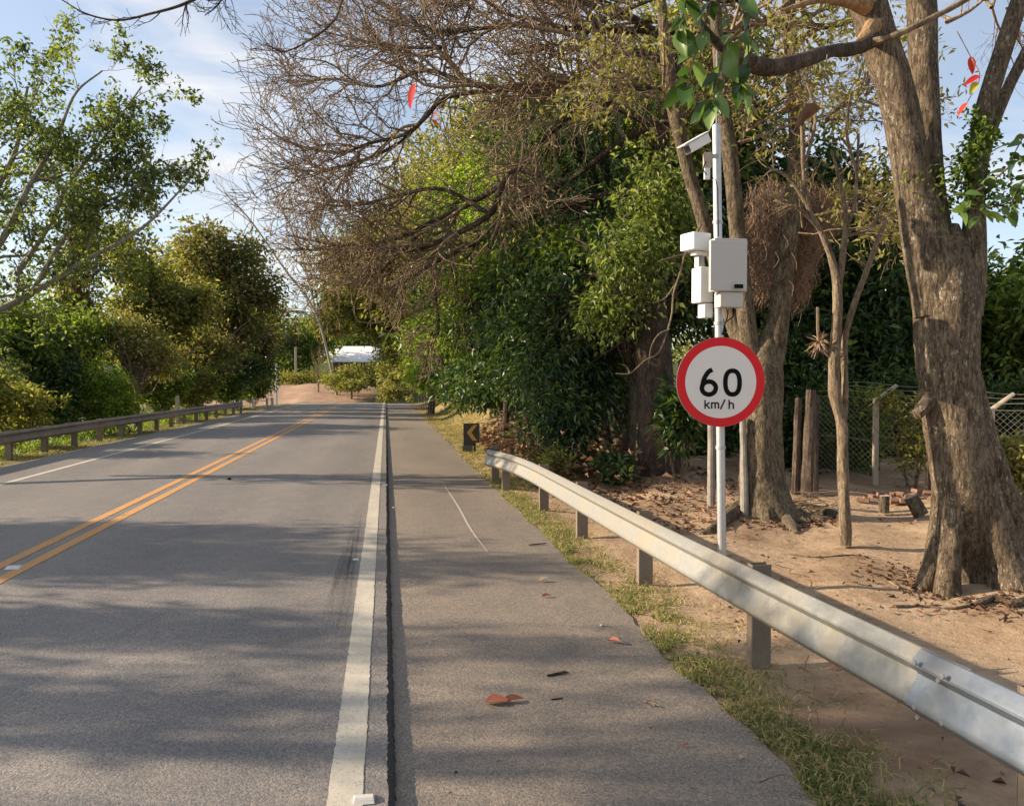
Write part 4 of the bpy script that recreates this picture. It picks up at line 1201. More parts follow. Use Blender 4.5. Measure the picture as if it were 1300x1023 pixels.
crown_tree("mango_tree", "broad dark green leafy tree with a thick trunk left of the round sign", "tree", lb,
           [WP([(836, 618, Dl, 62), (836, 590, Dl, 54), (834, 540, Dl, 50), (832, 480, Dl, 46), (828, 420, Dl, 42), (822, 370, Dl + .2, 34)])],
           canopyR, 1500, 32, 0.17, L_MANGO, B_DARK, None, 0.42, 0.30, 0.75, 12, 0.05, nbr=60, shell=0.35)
Ds2 = 18.5
for (px, ln, lab) in ((760, -14, "dark slim leaning trunk nearest the thick trunk, under heavy foliage"), (784, 8, "dark slim upright trunk just left of the thick trunk")):
    tr = WP([(px + 12, 566, Ds2, 20), (px + 4, 530, Ds2, 16), (px - 6 + ln * .3, 470, Ds2, 14), (px - 10 + ln, 400, Ds2, 12)])
    tr[0] = (tr[0][0], tr[0][1], th(tr[0][0], tr[0][1]) - .05, tr[0][3])
    crown_tree("shade_tree", lab, "tree", (tr[0][0], tr[0][1], th(tr[0][0], tr[0][1])), [tr],
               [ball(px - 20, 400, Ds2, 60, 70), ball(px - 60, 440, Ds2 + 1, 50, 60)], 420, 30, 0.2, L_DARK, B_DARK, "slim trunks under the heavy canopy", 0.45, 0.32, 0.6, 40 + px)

# dark backdrop trees
def back_tree(label, blobs, mat, n, per, size, seed, px, D, w=14, rc=0.7, top=400, group="trees filling the right background", name="background_tree", **kw):
    tr = trunk_from(px, top, D, w)
    return crown_tree(name, label, "tree", (tr[0][0], tr[0][1], th(tr[0][0], tr[0][1])), [tr], blobs, n, per, size, mat, kw.pop("bm", B_DARK), group, rc, 0.42, 0.4, seed, 0.07, **kw)
back_tree("tall dark tree filling the gap behind the forked tree", [ball(960, 330, 24, 90, 130), ball(900, 230, 24, 80, 100), ball(1010, 440, 23, 70, 60)], L_DARK, 900, 34, 0.30, 51, 960, 24)
back_tree("tall dark tree behind the slender two-stemmed tree", [ball(1090, 380, 22, 80, 90), ball(1060, 290, 24, 80, 80), ball(1120, 450, 21, 60, 50), ball(1000, 470, 21, 60, 40)], L_DARK, 900, 34, 0.28, 52, 1090, 22)
back_tree("olive green tree high behind the camera housings", [ball(820, 190, 23, 110, 90), ball(740, 250, 24, 90, 90), ball(880, 100, 24, 110, 80)], L_OLIVE, 900, 30, 0.26, 53, 820, 23, top=300)
back_tree("dark leafy tree far behind the mango canopy", [ball(650, 350, 30, 100, 110), ball(720, 250, 30, 100, 90), ball(600, 440, 30, 60, 60)], L_DARK, 800, 30, 0.34, 54, 650, 30)
back_tree("green leafy tree behind the fence at the right edge", [ball(1290, 400, 22, 70, 60), ball(1350, 420, 20, 70, 80), ball(1255, 440, 24, 60, 60)], L_MID, 800, 30, 0.24, 55, 1290, 22)
back_tree("low dark tree between the big tree and the fence", [ball(1180, 450, 24, 90, 60), ball(1260, 480, 23, 60, 35)], L_DARK, 600, 30, 0.26, 56, 1190, 24, top=460)
back_tree("lime green tree at the far end of the right bank", [ball(560, 405, 42, 34, 50), ball(598, 360, 38, 40, 60), ball(545, 440, 42, 25, 38), ball(600, 420, 34, 40, 45)], L_LIME, 900, 34, 0.24, 57, 547, 45, w=8, rc=0.6)
back_tree("yellow-green tree whose crown lies over the left of the mango canopy", [ball(610, 370, 20, 40, 40), ball(660, 350, 18.5, 46, 34), ball(720, 330, 17, 40, 30), ball(570, 420, 22, 26, 30)], L_LIME, 420, 24, .15, 158, 640, 20, w=8, rc=.42, shell=.1)
back_tree("yellow-green tree behind the bare branches", [ball(640, 290, 27, 50, 55), ball(600, 250, 29, 50, 40)], L_LIME, 420, 26, 0.2, 58, 640, 27, w=8, rc=0.6, top=320)
back_tree("olive tree on the right where the road ends", [ball(505, 385, 58, 48, 36), ball(460, 375, 60, 40, 34), ball(540, 350, 52, 50, 60), ball(530, 425, 56, 26, 36)], L_OLIVE, 900, 28, 0.42, 59, 556, 56, w=5, rc=1.2)
back_tree("brown-tinged tree beyond the road end", [ball(440, 392, 106, 30, 24), ball(475, 365, 106, 38, 30), ball(420, 405, 106, 18, 16)], L_BROWN, 420, 24, 0.6, 60, 500, 112, w=3, rc=1.8)

back_tree("thin olive-yellow tree filling the space behind the bare twigs", [ball(600, 240, 34, 90, 90), ball(530, 290, 36, 60, 60), ball(690, 140, 32, 80, 60), ball(620, 160, 34, 50, 60)], L_PALE, 700, 20, 0.26, 160, 640, 34, w=8, top=300, rc=0.9, shell=0.1)
back_tree("grey-brown thinning tree behind the arching bare branches", [ball(500, 300, 50, 60, 50), ball(450, 330, 52, 50, 36), ball(560, 240, 48, 60, 60)], L_BROWN, 700, 20, 0.34, 161, 570, 50, w=6, top=330, rc=1.2, shell=0.1)
# drooping feathery green foliage (upper middle)
rng = np.random.default_rng(77)
fr = back_tree("feathery tree with drooping green sprays above the mango canopy", [ball(720, 260, 21, 50, 40)], L_DROOP, 120, 20, 0.2, 61, 745, 20, w=10, top=150)
C = []
for (px, py, D, sx_, sy_, n) in ((735, 150, 19.5, 38, 22, 80), (700, 170, 20, 30, 30, 60), (770, 190, 19.5, 40, 30, 70), (800, 130, 20, 40, 30, 60), (680, 120, 20.5, 16, 16, 24), (730, 230, 19, 40, 30, 60), (650, 160, 20.5, 14, 22, 22)):
    for k in range(n):
        C.append(W(px + rng.normal() * sx_ * .6, py + rng.normal() * sy_ * .6, D + rng.normal() * .5))
C = np.array(C)
sp0 = rand_dirs(len(C), rng) * [1, 1, .3]
P = np.stack([C, C + sp0 * .18 - [0, 0, .10], C + sp0 * .26 - [0, 0, .38], C + sp0 * .28 - [0, 0, .72]], 1)
tv = tubes(P, np.tile([0.005, 0.004, 0.003, 0.002], (len(P), 1)), 3)
o = mobj("stems", *tv, B_TWIG, fr); o["kind"] = "stuff"
u = rng.random((len(C), 46)); seg = np.minimum((u * 3).astype(int), 2); f = (u * 3 - seg)[..., None]
ix = np.arange(len(C))[:, None]
bb = (P[ix, seg] * (1 - f) + P[ix, seg + 1] * f).reshape(-1, 3)
ax_ = nrm(rng.normal(size=bb.shape) * [1, 1, .5] - [0, 0, 1.0])
Vv, Fv = leaves(bb, ax_, 0.13 * rng.uniform(.6, 1.3, len(bb)), 0.22, 0.4, rng)
o = mobj("fronds", Vv, Fv, L_DROOP, fr); o["kind"] = "stuff"

# ---------------- leafless spreading tree over the road
bareb = W(790, 560, 17.5); bareb[2] = th(bareb[0], bareb[1])
bare = empty("bare_spreading_tree", bareb, "wide leafless tree whose reddish twigs arch left over the road", "tree")
bark_tube("trunk", [(bareb[0], bareb[1], bareb[2] - .1, .26)] + WP([(800, 480, 17.5, 26), (815, 360, 17, 24), (835, 240, 16, 22), (850, 130, 15, 20), (870, 60, 14.5, 16)]), B_LIMB, bare, S=12, n=40, amp=0.08)
limb_defs = [
    [(865, 90, 14.5, 13), (810, 66, 14.5, 11), (770, 73, 14.6, 10), (732, 100, 14.8, 10), (689, 110, 15, 9), (622, 111, 15.3, 8), (586, 100, 15.5, 7), (572, 80, 15.6, 6), (553, 60, 15.7, 5), (520, 20, 16, 4)],
    [(870, 110, 14.3, 10), (820, 112, 14.6, 8), (755, 112, 14.8, 6), (700, 110, 15, 6)],
    [(870, 40, 14.5, 12), (770, 38, 15, 9), (722, 37, 15.2, 8), (645, 32, 15.6, 7), (572, 40, 16, 6), (526, 30, 16.3, 5), (483, 2, 16.6, 4), (440, -20, 17, 3)],
    [(850, 170, 15.2, 12), (760, 130, 16, 9), (702, 166, 16.8, 8), (672, 200, 17, 8), (639, 233, 17.2, 8), (622, 272, 17.4, 8), (572, 300, 17.8, 7), (520, 318, 18.2, 6), (456, 315, 18.8, 4), (406, 332, 19.2, 3)],
    [(640, 233, 17.2, 8), (590, 262, 18, 7), (539, 286, 18.4, 6), (516, 299, 18.6, 5), (470, 310, 19, 5), (423, 310, 19.4, 4), (367, 299, 20, 3)],
    [(700, 110, 15, 7), (640, 115, 15.6, 6), (569, 123, 16.2, 6), (539, 150, 16.5, 6), (516, 170, 16.8, 5), (466, 183, 17.2, 4), (433, 194, 17.6, 4), (383, 186, 18, 3), (347, 170, 18.4, 2)],
    [(540, 150, 16.5, 5), (506, 182, 17, 4), (470, 200, 17.4, 4), (440, 210, 17.6, 4), (406, 218, 18, 3), (360, 213, 18.5, 2)],
    [(835, 240, 16, 12), (760, 250, 17, 9), (690, 270, 18, 8), (620, 300, 19, 7), (548, 335, 20, 7), (520, 352, 20.5, 7), (492, 364, 21, 6), (471, 358, 21.4, 5), (453, 343, 21.8, 5), (408, 335, 22.5, 4)],
    [(548, 335, 20, 5), (552, 370, 20, 5), (556, 400, 20, 4), (557, 425, 20, 3)],
    [(572, 335, 19.5, 5), (586, 377, 19.5, 4), (606, 404, 19.5, 3)],
    [(860, 60, 14.5, 10), (780, 10, 15, 8), (690, -20, 15.6, 7), (600, -10, 16.2, 6), (520, -30, 17, 4), (430, -20, 17.6, 3)],
    [(850, 150, 15, 10), (790, 180, 16, 8), (720, 230, 17.5, 7), (650, 260, 18.5, 6), (590, 330, 19.5, 4)],
    [(600, 110, 15.5, 5), (540, 90, 16, 5), (480, 110, 16.8, 4), (420, 100, 17.6, 3), (375, 110, 18.2, 2)],
    [(560, 60, 15.8, 5), (500, 60, 16.5, 4), (450, 50, 17.2, 3), (410, 40, 17.8, 2)],
    [(622, 272, 17.4, 6), (560, 240, 18, 5), (500, 250, 18.6, 4), (440, 262, 19.2, 3), (380, 255, 19.8, 2)],
    [(1120, 8, 13, 10), (1050, 34, 13, 9), (980, 26, 13.4, 8), (900, 44, 14, 7), (830, 28, 14.4, 5), (770, 34, 14.8, 3)],
    [(1010, -30, 13, 9), (930, 0, 13.4, 8), (850, -6, 14, 6), (780, 20, 14.6, 5), (700, 60, 15.2, 4), (640, 70, 15.8, 3)],
    [(530, 300, 18.5, 4), (480, 345, 19.4, 4), (430, 362, 20.2, 3), (395, 350, 20.8, 2)]]
limbs = [WP(l) for l in limb_defs]
for l in limbs:
    bark_tube("limb", l, B_LIMB, bare, S=8, n=40, amp=0.10, freq=3)
_, tB = twig_mesh([limbs[i] for i in (7, 8, 9, 17)], [(11, 1.8, .8, .03, 7, 5), (6, .9, .8, .02, 6, 4), (4, .5, .8, .02, 4, 3)], 29, B_TWIG, bare, rmin=.006, wig=.24, rr=.68)
_, tB = twig_mesh([limbs[i] for i in (0, 1, 2, 3, 4, 5, 6, 10, 11, 12, 13, 14, 15, 16)], [(14, 2.7, .75, .03, 8, 6), (8, 1.6, .8, .02, 7, 4), (4, .85, .8, .02, 5, 3)], 9, B_TWIG, bare, rmin=.0068, wig=.24, rr=.74)
# grey leafless tree beyond it
gb = W(425, 470, 103); gb[2] = th(gb[0], gb[1])
grey = empty("grey_bare_tree", gb, "pale grey leafless tree leaning over the far end of the road", "tree")
gl = [WP([(428, 500, 103, 3), (402, 400, 103, 3), (360, 340, 102, 2.4), (318, 280, 100, 2), (285, 245, 98, 1)]), WP([(400, 390, 103, 2.5), (385, 330, 103, 2), (365, 280, 103, 2), (330, 210, 103, 1)]),
      WP([(405, 400, 103, 2.5), (410, 350, 103, 2), (400, 290, 103, 2), (370, 230, 103, 1)]), WP([(405, 410, 103, 2), (380, 395, 102, 2), (340, 400, 101, 1.4), (310, 390, 100, .7)])]
gl[0][0] = (gl[0][0][0], gl[0][0][1], th(gl[0][0][0], gl[0][0][1]) - .1, .18)
for l in gl: bark_tube("limb", l, B_GREYTWIG, grey, S=7, n=20, amp=0.08, freq=1)
twig_mesh(gl, [(12, 8.5, .6, .06, 6, 4), (8, 4.0, .6, .05, 5, 3), (6, 2.0, .6, .03, 4, 3)], 10, B_GREYTWIG, grey)

# near twigs entering from above the road (top left) : their own tree overhead
ov = empty("overhead_branch", W(560, -160, 7), "dark bare branch tips reaching in from the top left of the sky", "branch")
ol = [WP([(520, -60, 6.6, 7), (400, -40, 6.6, 6), (300, -25, 6.5, 5), (235, 5, 6.5, 4), (190, 18, 6.5, 3), (150, 26, 6.5, 2.5), (110, 18, 6.5, 2), (75, -2, 6.5, 1.5)]),
      WP([(480, -30, 6.8, 6), (440, -10, 6.8, 4), (425, 25, 6.8, 3), (395, 50, 6.8, 2.5), (360, 66, 6.8, 2), (338, 55, 6.8, 1)]),
      WP([(300, -25, 6.5, 3), (275, 8, 6.5, 2), (260, 20, 6.5, 1.2)])]
for l in ol: bark_tube("branch", l, B_LIMB, ov, S=6, n=30, amp=0.12, freq=5)
twig_mesh(ol, [(14, .32, .8, .06, 6, 4), (4, .14, .7, .05, 5, 3)], 15, B_LIMB, ov)

# ---------------- big individual leaves near the camera
def leaf_mesh(name, L_, Wd, mat, cup=0.25, bend=0.25):
    us = np.linspace(0, 1, 7); Vv = []; Fv = []
    for u in us:
        w = Wd / 2 * (math.sin(math.pi * min(1, u ** 0.75 * 0.98 + 0.02)) ** 0.75)
        if u in (0.0,): w = 0.003
        if u > 0.99: w = 0.002
        z = -bend * L_ * u * u
        Vv += [(-w, u * L_, z + w * cup), (-w * .5, u * L_, z + w * cup * .35), (0, u * L_, z), (w * .5, u * L_, z + w * cup * .35), (w, u * L_, z + w * cup)]
    for i in range(6):
        for j in range(4):
            a = i * 5 + j
            Fv.append([a, a + 1, a + 6, a + 5])
    me = bpy.data.meshes.new(name); me.from_pydata(Vv, [], Fv); me.update(); me.materials.append(mat); me.shade_smooth()
    return me
LM = [leaf_mesh("leaf", 0.25, 0.14, L_BIG, .3, .3), leaf_mesh("leaf", 0.20, 0.09, L_BIG, .5, .15), leaf_mesh("leaf", 0.29, 0.17, L_BIG, .15, .45)]
LMS = [leaf_mesh("leaf", 0.15, 0.085, L_BIG, .3, .3), leaf_mesh("leaf", 0.12, 0.07, L_BIG, .4, .2)]
LR = leaf_mesh("red_leaf", 0.20, 0.085, L_RED, .25, .2)
LY = leaf_mesh("yellow_leaf", 0.14, 0.08, L_YELLOW, .4, .2)
def put_leaf(me, p, ax_, parent, scale=1.0, roll=None, rng=None, name="leaf"):
    ax_ = Vector(ax_).normalized()
    q_ = ax_.to_track_quat('Y', 'Z')
    if me in (LR, LY):
        zz = Vector((-.3, -1, .2)); zz = (zz - ax_ * zz.dot(ax_)).normalized(); xx = ax_.cross(zz)
        q_ = Matrix((xx, ax_, zz)).transposed().to_quaternion()
    ro = rng.uniform(-1.2, 1.2) if roll is None else roll
    o = bpy.data.objects.new(name, me)
    M = parent_matrix(parent).inverted() @ Matrix.Translation(Vector(p)) @ q_.to_matrix().to_4x4() @ Matrix.Rotation(ro, 4, 'Y') @ Matrix.Scale(scale, 4)
    o.matrix_basis = M
    link(o, parent); o.matrix_parent_inverse = Matrix.Identity(4)
    return o
rl = np.random.default_rng(5)
DB = 5.4
spray = empty("leafy_spray", W(900, 20, DB), "spray of large glossy green leaves hanging over the top of the pole", "branch")
stems = [[(905, -40, DB, 3), (900, 10, DB, 3), (885, 60, DB, 2.5), (872, 110, DB, 2)], [(905, -40, DB, 3), (925, 30, DB, 3), (915, 80, DB, 2.5), (905, 130, DB, 2)],
         [(930, -40, DB, 3), (945, 20, DB, 2.5), (950, 70, DB, 2), (940, 110, DB, 1.5)], [(880, -40, DB, 3), (870, 0, DB, 2.5), (862, 40, DB, 2)]]
for sdef in stems:
    l = WP(sdef); bark_tube("stem", l, B_THIN, spray, S=5, n=14, amp=0.05)
    P = spline(l, 30)[:, :3]
    for k in range(13):
        p = P[min(29, int(6 + 23 * (k + rl.random()) / 9))]
        a_ = CR * rl.normal() * .55 + CF * rl.normal() * .5 + np.array([0, 0, -0.9 + rl.random() * .7])
        put_leaf(LM[rl.integers(3)], p, a_, spray, rl.uniform(.45, .85), rng=rl)
spray2 = empty("leafy_spray", W(1290, 170, 6.2), "spray of bright green broad leaves in front of the big tree's right limb", "branch")
DB2 = 6.2
stems = [[(1330, 180, DB2, 3), (1290, 205, DB2, 2.5), (1245, 240, DB2, 2), (1200, 250, DB2, 1.5)], [(1330, 240, DB2, 3), (1290, 255, DB2, 2), (1250, 265, DB2, 1.5), (1215, 262, DB2, 1)],
         [(1335, 130, DB2, 3), (1305, 165, DB2, 2), (1285, 200, DB2, 1.5)], [(1330, 210, DB2, 2), (1296, 235, DB2, 2), (1275, 280, DB2, 1)]]
for sdef in stems:
    l = WP(sdef); bark_tube("stem", l, B_THIN, spray2, S=5, n=14, amp=0.05)
    P = spline(l, 30)[:, :3]
    for k in range(12):
        p = P[min(29, int(5 + 24 * (k + rl.random()) / 12))] + rl.normal(size=3) * .03
        a_ = CR * rl.normal() * .8 + CF * rl.normal() * .5 + np.array([0, 0, -0.5 + rl.random() * .9])
        put_leaf(LMS[rl.integers(2)], p, a_, spray2, rl.uniform(.75, 1.2), rng=rl)
# creeper with tiny leaves on the right limb
rng = np.random.default_rng(62)
n = 1500
u = rng.random(n)
pc = np.stack([W(1238 + 14 * math.sin(9 * a__) + rng.normal() * (9 + 26 * (a__ > .55)), 150 + 120 * a__ + rng.normal() * 9, Dt - .1 + rng.normal() * .1) for a__ in u])
Vv, Fv = leaves(pc, rand_dirs(n, rng), 0.055 * rng.uniform(.6, 1.3, n), 0.6, 0.3, rng)
o = mobj("creeper_leaves", Vv, Fv, L_MID, big); o["kind"] = "stuff"
# red and yellow leaves still hanging
redb = empty("red_leaf_cluster", W(519, 108, 11), "bright red hanging leaves among the bare twigs over the road", "leaves")
put_leaf(LR, W(527, 106, 11), W(515, 141, 11) - W(527, 106, 11), redb, 1.75, 0.5, name="leaf")
put_leaf(LR, W(556, 139, 12), W(547, 152, 12) - W(556, 139, 12), redb, 0.9, 0.9, name="leaf")
put_leaf(LR, W(545, 152, 12), W(560, 158, 12) - W(545, 152, 12), redb, 1.0, -0.9, name="leaf")
bark_tube("stem", [(*W(527, 106, 11), .004), (*W(540, 118, 11.5), .004), (*W(556, 139, 12), .004), (*W(545, 152, 12), .003)], B_TWIG, redb, S=5, n=10, amp=0.02)
redc = empty("red_leaf_cluster", W(1232, 75, 6.6), "red and yellow leaves hanging between the big tree's upper limbs", "leaves")
put_leaf(LR, W(1232, 72, 6.6), W(1236, 95, 6.6) - W(1232, 72, 6.6), redc, 0.72, 0.2, name="leaf")
put_leaf(LR, W(1244, 96, 6.6), W(1220, 108, 6.6) - W(1244, 96, 6.6), redc, 0.75, 0.5, name="leaf")
put_leaf(LY, W(1240, 104, 6.6), W(1230, 122, 6.6) - W(1240, 104, 6.6), redc, 0.8, 0.2, name="leaf")
put_leaf(LR, W(1228, 130, 6.9), W(1214, 146, 6.9) - W(1228, 130, 6.9), redc, 0.7, 0.9, name="leaf")
bark_tube("stem", [(*W(1215, 40, 6.6), .004), (*W(1232, 72, 6.6), .004), (*W(1244, 98, 6.6), .003), (*W(1228, 130, 6.9), .003)], B_TWIG, redc, S=5, n=12, amp=0.02)
dryb = empty("dead_leaf_cluster", W(1010, 140, 5.9), "large curled brown dead leaf hanging below the dark limb", "leaves")
LDRY = leaf_mesh("dead_leaf", 0.26, 0.14, mat_leaf("dead_brown_leaf", (.05, .02, .01), (.09, .04, .02), (.13, .06, .03), .1, .5), .5, .3)
put_leaf(LDRY, W(1042, 138, 5.9), W(1000, 156, 5.9) - W(1042, 138, 5.9), dryb, 1.0, 0.7, name="leaf")
put_leaf(LDRY, W(1008, 135, 5.9), W(988, 142, 5.9) - W(1008, 135, 5.9), dryb, 0.5, 0.2, name="leaf")
bark_tube("stem", [(*W(1050, 70, 6.2), .004), (*W(1046, 110, 6.0), .004), (*W(1042, 138, 5.9), .003)], B_TWIG, dryb, S=5, n=10, amp=0.02)

# bare pale branch in front of the mango canopy, left of the radar unit
hb = empty("hanging_branch", W(885, 300, 10.2), "crooked pale dead branch hanging in front of the dark canopy left of the sign", "branch")
hl = [WP([(890, 285, 10.4, 5), (870, 322, 10.2, 3.5), (864, 345, 10.2, 3.5), (855, 372, 10.1, 3.5), (853, 398, 10.1, 3.5), (846, 424, 10, 3), (836, 448, 10, 3), (818, 458, 10, 2.5), (800, 474, 10, 3), (782, 474, 10, 2)]),
      WP([(858, 360, 10.2, 3), (845, 378, 10.2, 2.5), (832, 384, 10.2, 1.5)]), WP([(850, 418, 10, 3), (836, 425, 10, 3), (827, 440, 10, 2), (824, 458, 10, 2)]),
      WP([(888, 320, 10.2, 3), (860, 325, 10.2, 2.5), (835, 332, 10.2, 1.5)]), WP([(800, 474, 10, 2.5), (795, 465, 10, 2), (786, 462, 10, 1)])]
for l in hl: bark_tube("branch", [(a, b_, c_, r_ * .7) for a, b_, c_, r_ in l], B_THIN, hb, S=7, n=24, amp=0.12, freq=6)

# ---------------- left side trees
# foreground small-leaved tree, trunk just outside the frame on the left
lt = empty("small_leaved_tree", (-11.3, 14.5, th(-11.3, 14.5)), "open small-leaved green tree reaching into the sky at the left edge", "tree")
Lt = [WP([(-170, 500, 15.5, 18), (-110, 420, 15.5, 15), (-20, 400, 15.5, 10), (40, 372, 15.5, 8), (110, 330, 15.5, 6), (180, 290, 15.4, 4), (240, 230, 15.3, 2)]),
      WP([(-130, 450, 15.5, 14), (-60, 380, 15.3, 11), (0, 308, 15.2, 9), (35, 240, 15.2, 7), (70, 180, 15.2, 5), (95, 120, 15.2, 3), (130, 90, 15.2, 2)]),
      WP([(-120, 420, 15.5, 13), (-50, 330, 16, 10), (-10, 250, 16, 8), (20, 190, 16, 6), (35, 110, 16, 3)]),
      WP([(20, 350, 15.4, 7), (60, 290, 15.4, 6), (90, 230, 15.4, 5), (140, 165, 15.4, 3), (180, 110, 15.4, 2)]),
      WP([(40, 372, 15.5, 6), (70, 320, 15.6, 5), (110, 270, 15.6, 4), (170, 240, 15.6, 3), (225, 205, 15.6, 2)]),
      WP([(-160, 470, 15.5, 14), (-90, 300, 15, 10), (-60, 180, 14.6, 7), (-40, 80, 14.2, 4)])]
Lt[0][0] = (-11.3, 14.5, -.5, .17)
for l in Lt: bark_tube("limb", l, B_GREYTWIG, lt, S=8, n=34, amp=0.06, freq=2)
_, t1 = twig_mesh(Lt, [(12, 1.8, .8, .05, 6, 4), (7, .95, .75, .03, 5, 3), (5, .45, .75, .03, 4, 3)], 17, B_GREYTWIG, lt)
rng = np.random.default_rng(91)
def twig_leaves(tips, per, size, width, seed, spread=0.05, droop=.2):
    rng = np.random.default_rng(seed)
    P = tips[0]; N, K, _ = P.shape
    u = rng.random((N, per)) * (K - 1); s_i = np.minimum(u.astype(int), K - 2); f = (u - s_i)[..., None]
    ix = np.arange(N)[:, None]
    b = (P[ix, s_i] * (1 - f) + P[ix, s_i + 1] * f).reshape(-1, 3)
    b = b + rng.normal(size=b.shape) * spread
    return leaves(b, rand_dirs(len(b), rng), size * rng.uniform(.6, 1.3, len(b)), width, droop, rng)
keep = np.random.default_rng(92).random(len(t1[0])) < 0.72
o = mobj("foliage", *twig_leaves((t1[0][keep],), 10, 0.105, 0.55, 93), L_FORE, lt)

def split_blobs(blobs, seed):
    rg = np.random.default_rng(seed + 900); out = []
    for b in blobs:
        b = np.array(b, float)
        out.append(tuple(np.concatenate([b[:3], b[3:] * .74])))
        for k in range(7):
            d = rand_dirs(1, rg)[0]; f = rg.uniform(.22, .42)
            out.append(tuple(np.concatenate([b[:3] + d * b[3:] * rg.uniform(.7, 1.05), b[3:] * f])))
    return out
def left_tree(label, blobs, mat, n, per, size, seed, px, D, w=8, top=400, rc=0.8, group="trees behind the left guardrail", name="roadside_tree", bm=B_MID, **kw):
    tr = trunk_from(px, top, D, w)
    kw.setdefault("nbr", 80); kw.setdefault("shell", .12)
    return crown_tree(name, label, "tree", (tr[0][0], tr[0][1], th(tr[0][0], tr[0][1])), [tr], split_blobs(blobs, seed), int(n * 1.1), int(per * .5), size, mat, bm, group, rc * 1.1, 0.5, 0.2, seed, 0.05, **kw)
left_tree("tall brownish tree with thinning crown left of the road end", [ball(285, 345, 56, 50, 50), ball(250, 320, 56, 38, 32), ball(318, 370, 58, 32, 40), ball(265, 400, 56, 50, 40)], L_BROWN, 1000, 26, 0.36, 71, 285, 58, 5, 400, 1.0)
left_tree("olive and ochre tree left of the brownish tree", [ball(195, 385, 45, 42, 46), ball(165, 335, 44, 28, 42), ball(228, 400, 46, 36, 35)], L_OLIVE, 750, 26, 0.3, 72, 196, 46, 5, 400, 0.9)
left_tree("tall thin olive tree behind the small-leaved one", [ball(100, 345, 40, 18, 50), ball(92, 400, 40, 32, 40), ball(120, 300, 40, 12, 22)], L_OLIVE, 380, 24, 0.26, 73, 96, 40, 4, 330, 0.8)
left_tree("dark green tree at the left edge behind the guardrail", [ball(50, 440, 29, 58, 46), ball(0, 430, 27, 50, 55), ball(108, 425, 31, 36, 32)], L_MID, 620, 30, 0.21, 74, 92, 30, 7, 430, 0.6, bm=B_DARK)
left_tree("small pale-trunked tree standing at the left guardrail", [ball(172, 445, 32, 34, 28), ball(150, 415, 32, 26, 22), ball(206, 455, 33, 28, 22)], L_PALE, 330, 26, 0.18, 75, 172, 31.5, 6.5, 460, 0.5, bm=B_THIN)
left_tree("dark rounded tree left of the white marker posts", [ball(300, 470, 58, 27, 20), ball(328, 478, 64, 18, 20), ball(275, 480, 54, 18, 16)], L_DARK, 520, 28, 0.3, 76, 300, 59, 4, 480, 0.8)
left_tree("ochre-leaved tree between the olive and dark rounded trees", [ball(250, 440, 50, 36, 28), ball(215, 468, 44, 24, 18), ball(328, 430, 64, 20, 26)], L_BROWN, 500, 26, 0.3, 77, 246, 50, 4, 450, 0.8)
left_tree("tall green tree rising between the ochre crowns", [ball(225, 335, 62, 36, 26), ball(288, 420, 64, 46, 36), ball(340, 405, 70, 18, 34)], L_OLIVE, 560, 26, 0.4, 78, 235, 62, 4, 360, 1.2)

def bush(label, blobs, mat, n, per, size, seed, group="bushes along the left verge", name="bush", rc=0.35):
    b0 = blobs[0]
    # a few stems and a leafy body
    bz = th(b0[0], b0[1])
    tr = [[(b0[0] + dx, b0[1] + dy, bz - .05, .03), (b0[0] + dx * 2.5, b0[1] + dy * 2, bz + .35, .022), (b0[0] + dx * 5, b0[1] + dy * 4, b0[2], .012)] for dx, dy in ((.05, 0), (-.06, .03), (0, -.06))]
    r = crown_tree(name, label, "bush", (b0[0], b0[1], bz), tr, blobs, n, per, size, mat, B_THIN, group, rc, 0.5, 0.1, seed, 0.02, nbr=16, shell=0.3)
    return r
bush("bright leafy bush behind the left guardrail, right of the dark tree", [ball(128, 500, 28.5, 26, 38), ball(150, 515, 30, 18, 22)], L_LIME, 340, 34, 0.14, 81)
bush("mid green bush behind the guardrail at the left picture edge", [ball(20, 515, 22.5, 34, 28), ball(-40, 500, 20, 40, 50)], L_OLIVE, 300, 32, 0.15, 82)
bush("dark shadowy bush below the dark green left tree", [ball(70, 495, 28, 40, 45)], L_MANGO, 360, 32, 0.16, 83)
bush("green bush directly behind the pale-trunked tree", [ball(200, 495, 38, 34, 28), ball(182, 480, 36, 26, 30)], L_MID, 340, 30, 0.18, 84)
bush("olive bush behind the middle of the left guardrail", [ball(240, 493, 45, 28, 22)], L_OLIVE, 300, 30, 0.2, 85)
bush("low green bush at the far end of the left guardrail", [ball(322, 492, 62, 18, 14), ball(285, 496, 54, 20, 14)], L_MID, 260, 30, 0.2, 86)
bush("yellow-green bush where the road ends on the right", [ball(508, 485, 76, 22, 14), ball(500, 498, 74, 16, 10)], L_PALE, 260, 28, 0.3, 87, "bushes near the road end")
bush("dark green bush on the right bank beside the road end", [ball(535, 470, 52, 26, 26), ball(515, 460, 62, 22, 20)], L_OLIVE, 360, 30, 0.26, 88, "bushes near the road end")
bush("lime bush under the trees at the left end of the right bank", [ball(545, 478, 40, 20, 16)], L_LIME, 200, 28, 0.2, 89, "bushes near the road end")
bush("dark bush at the foot of the mango canopy behind the bank", [ball(640, 490, 24, 55, 28), ball(600, 485, 27, 40, 24)], L_MANGO, 420, 32, 0.17, 90, "bushes near the road end")
bush("small fresh bush beside the thick trunk under the canopy", [ball(782, 592, 14.2, 18, 15)], L_MANGO, 50, 18, 0.14, 191, "small plants under the canopy", rc=.18)
bush("low leafy sprigs behind the guardrail bend", [ball(700, 588, 14.2, 24, 12)], L_OLIVE, 50, 16, 0.09, 192, "small plants under the canopy", rc=.18)
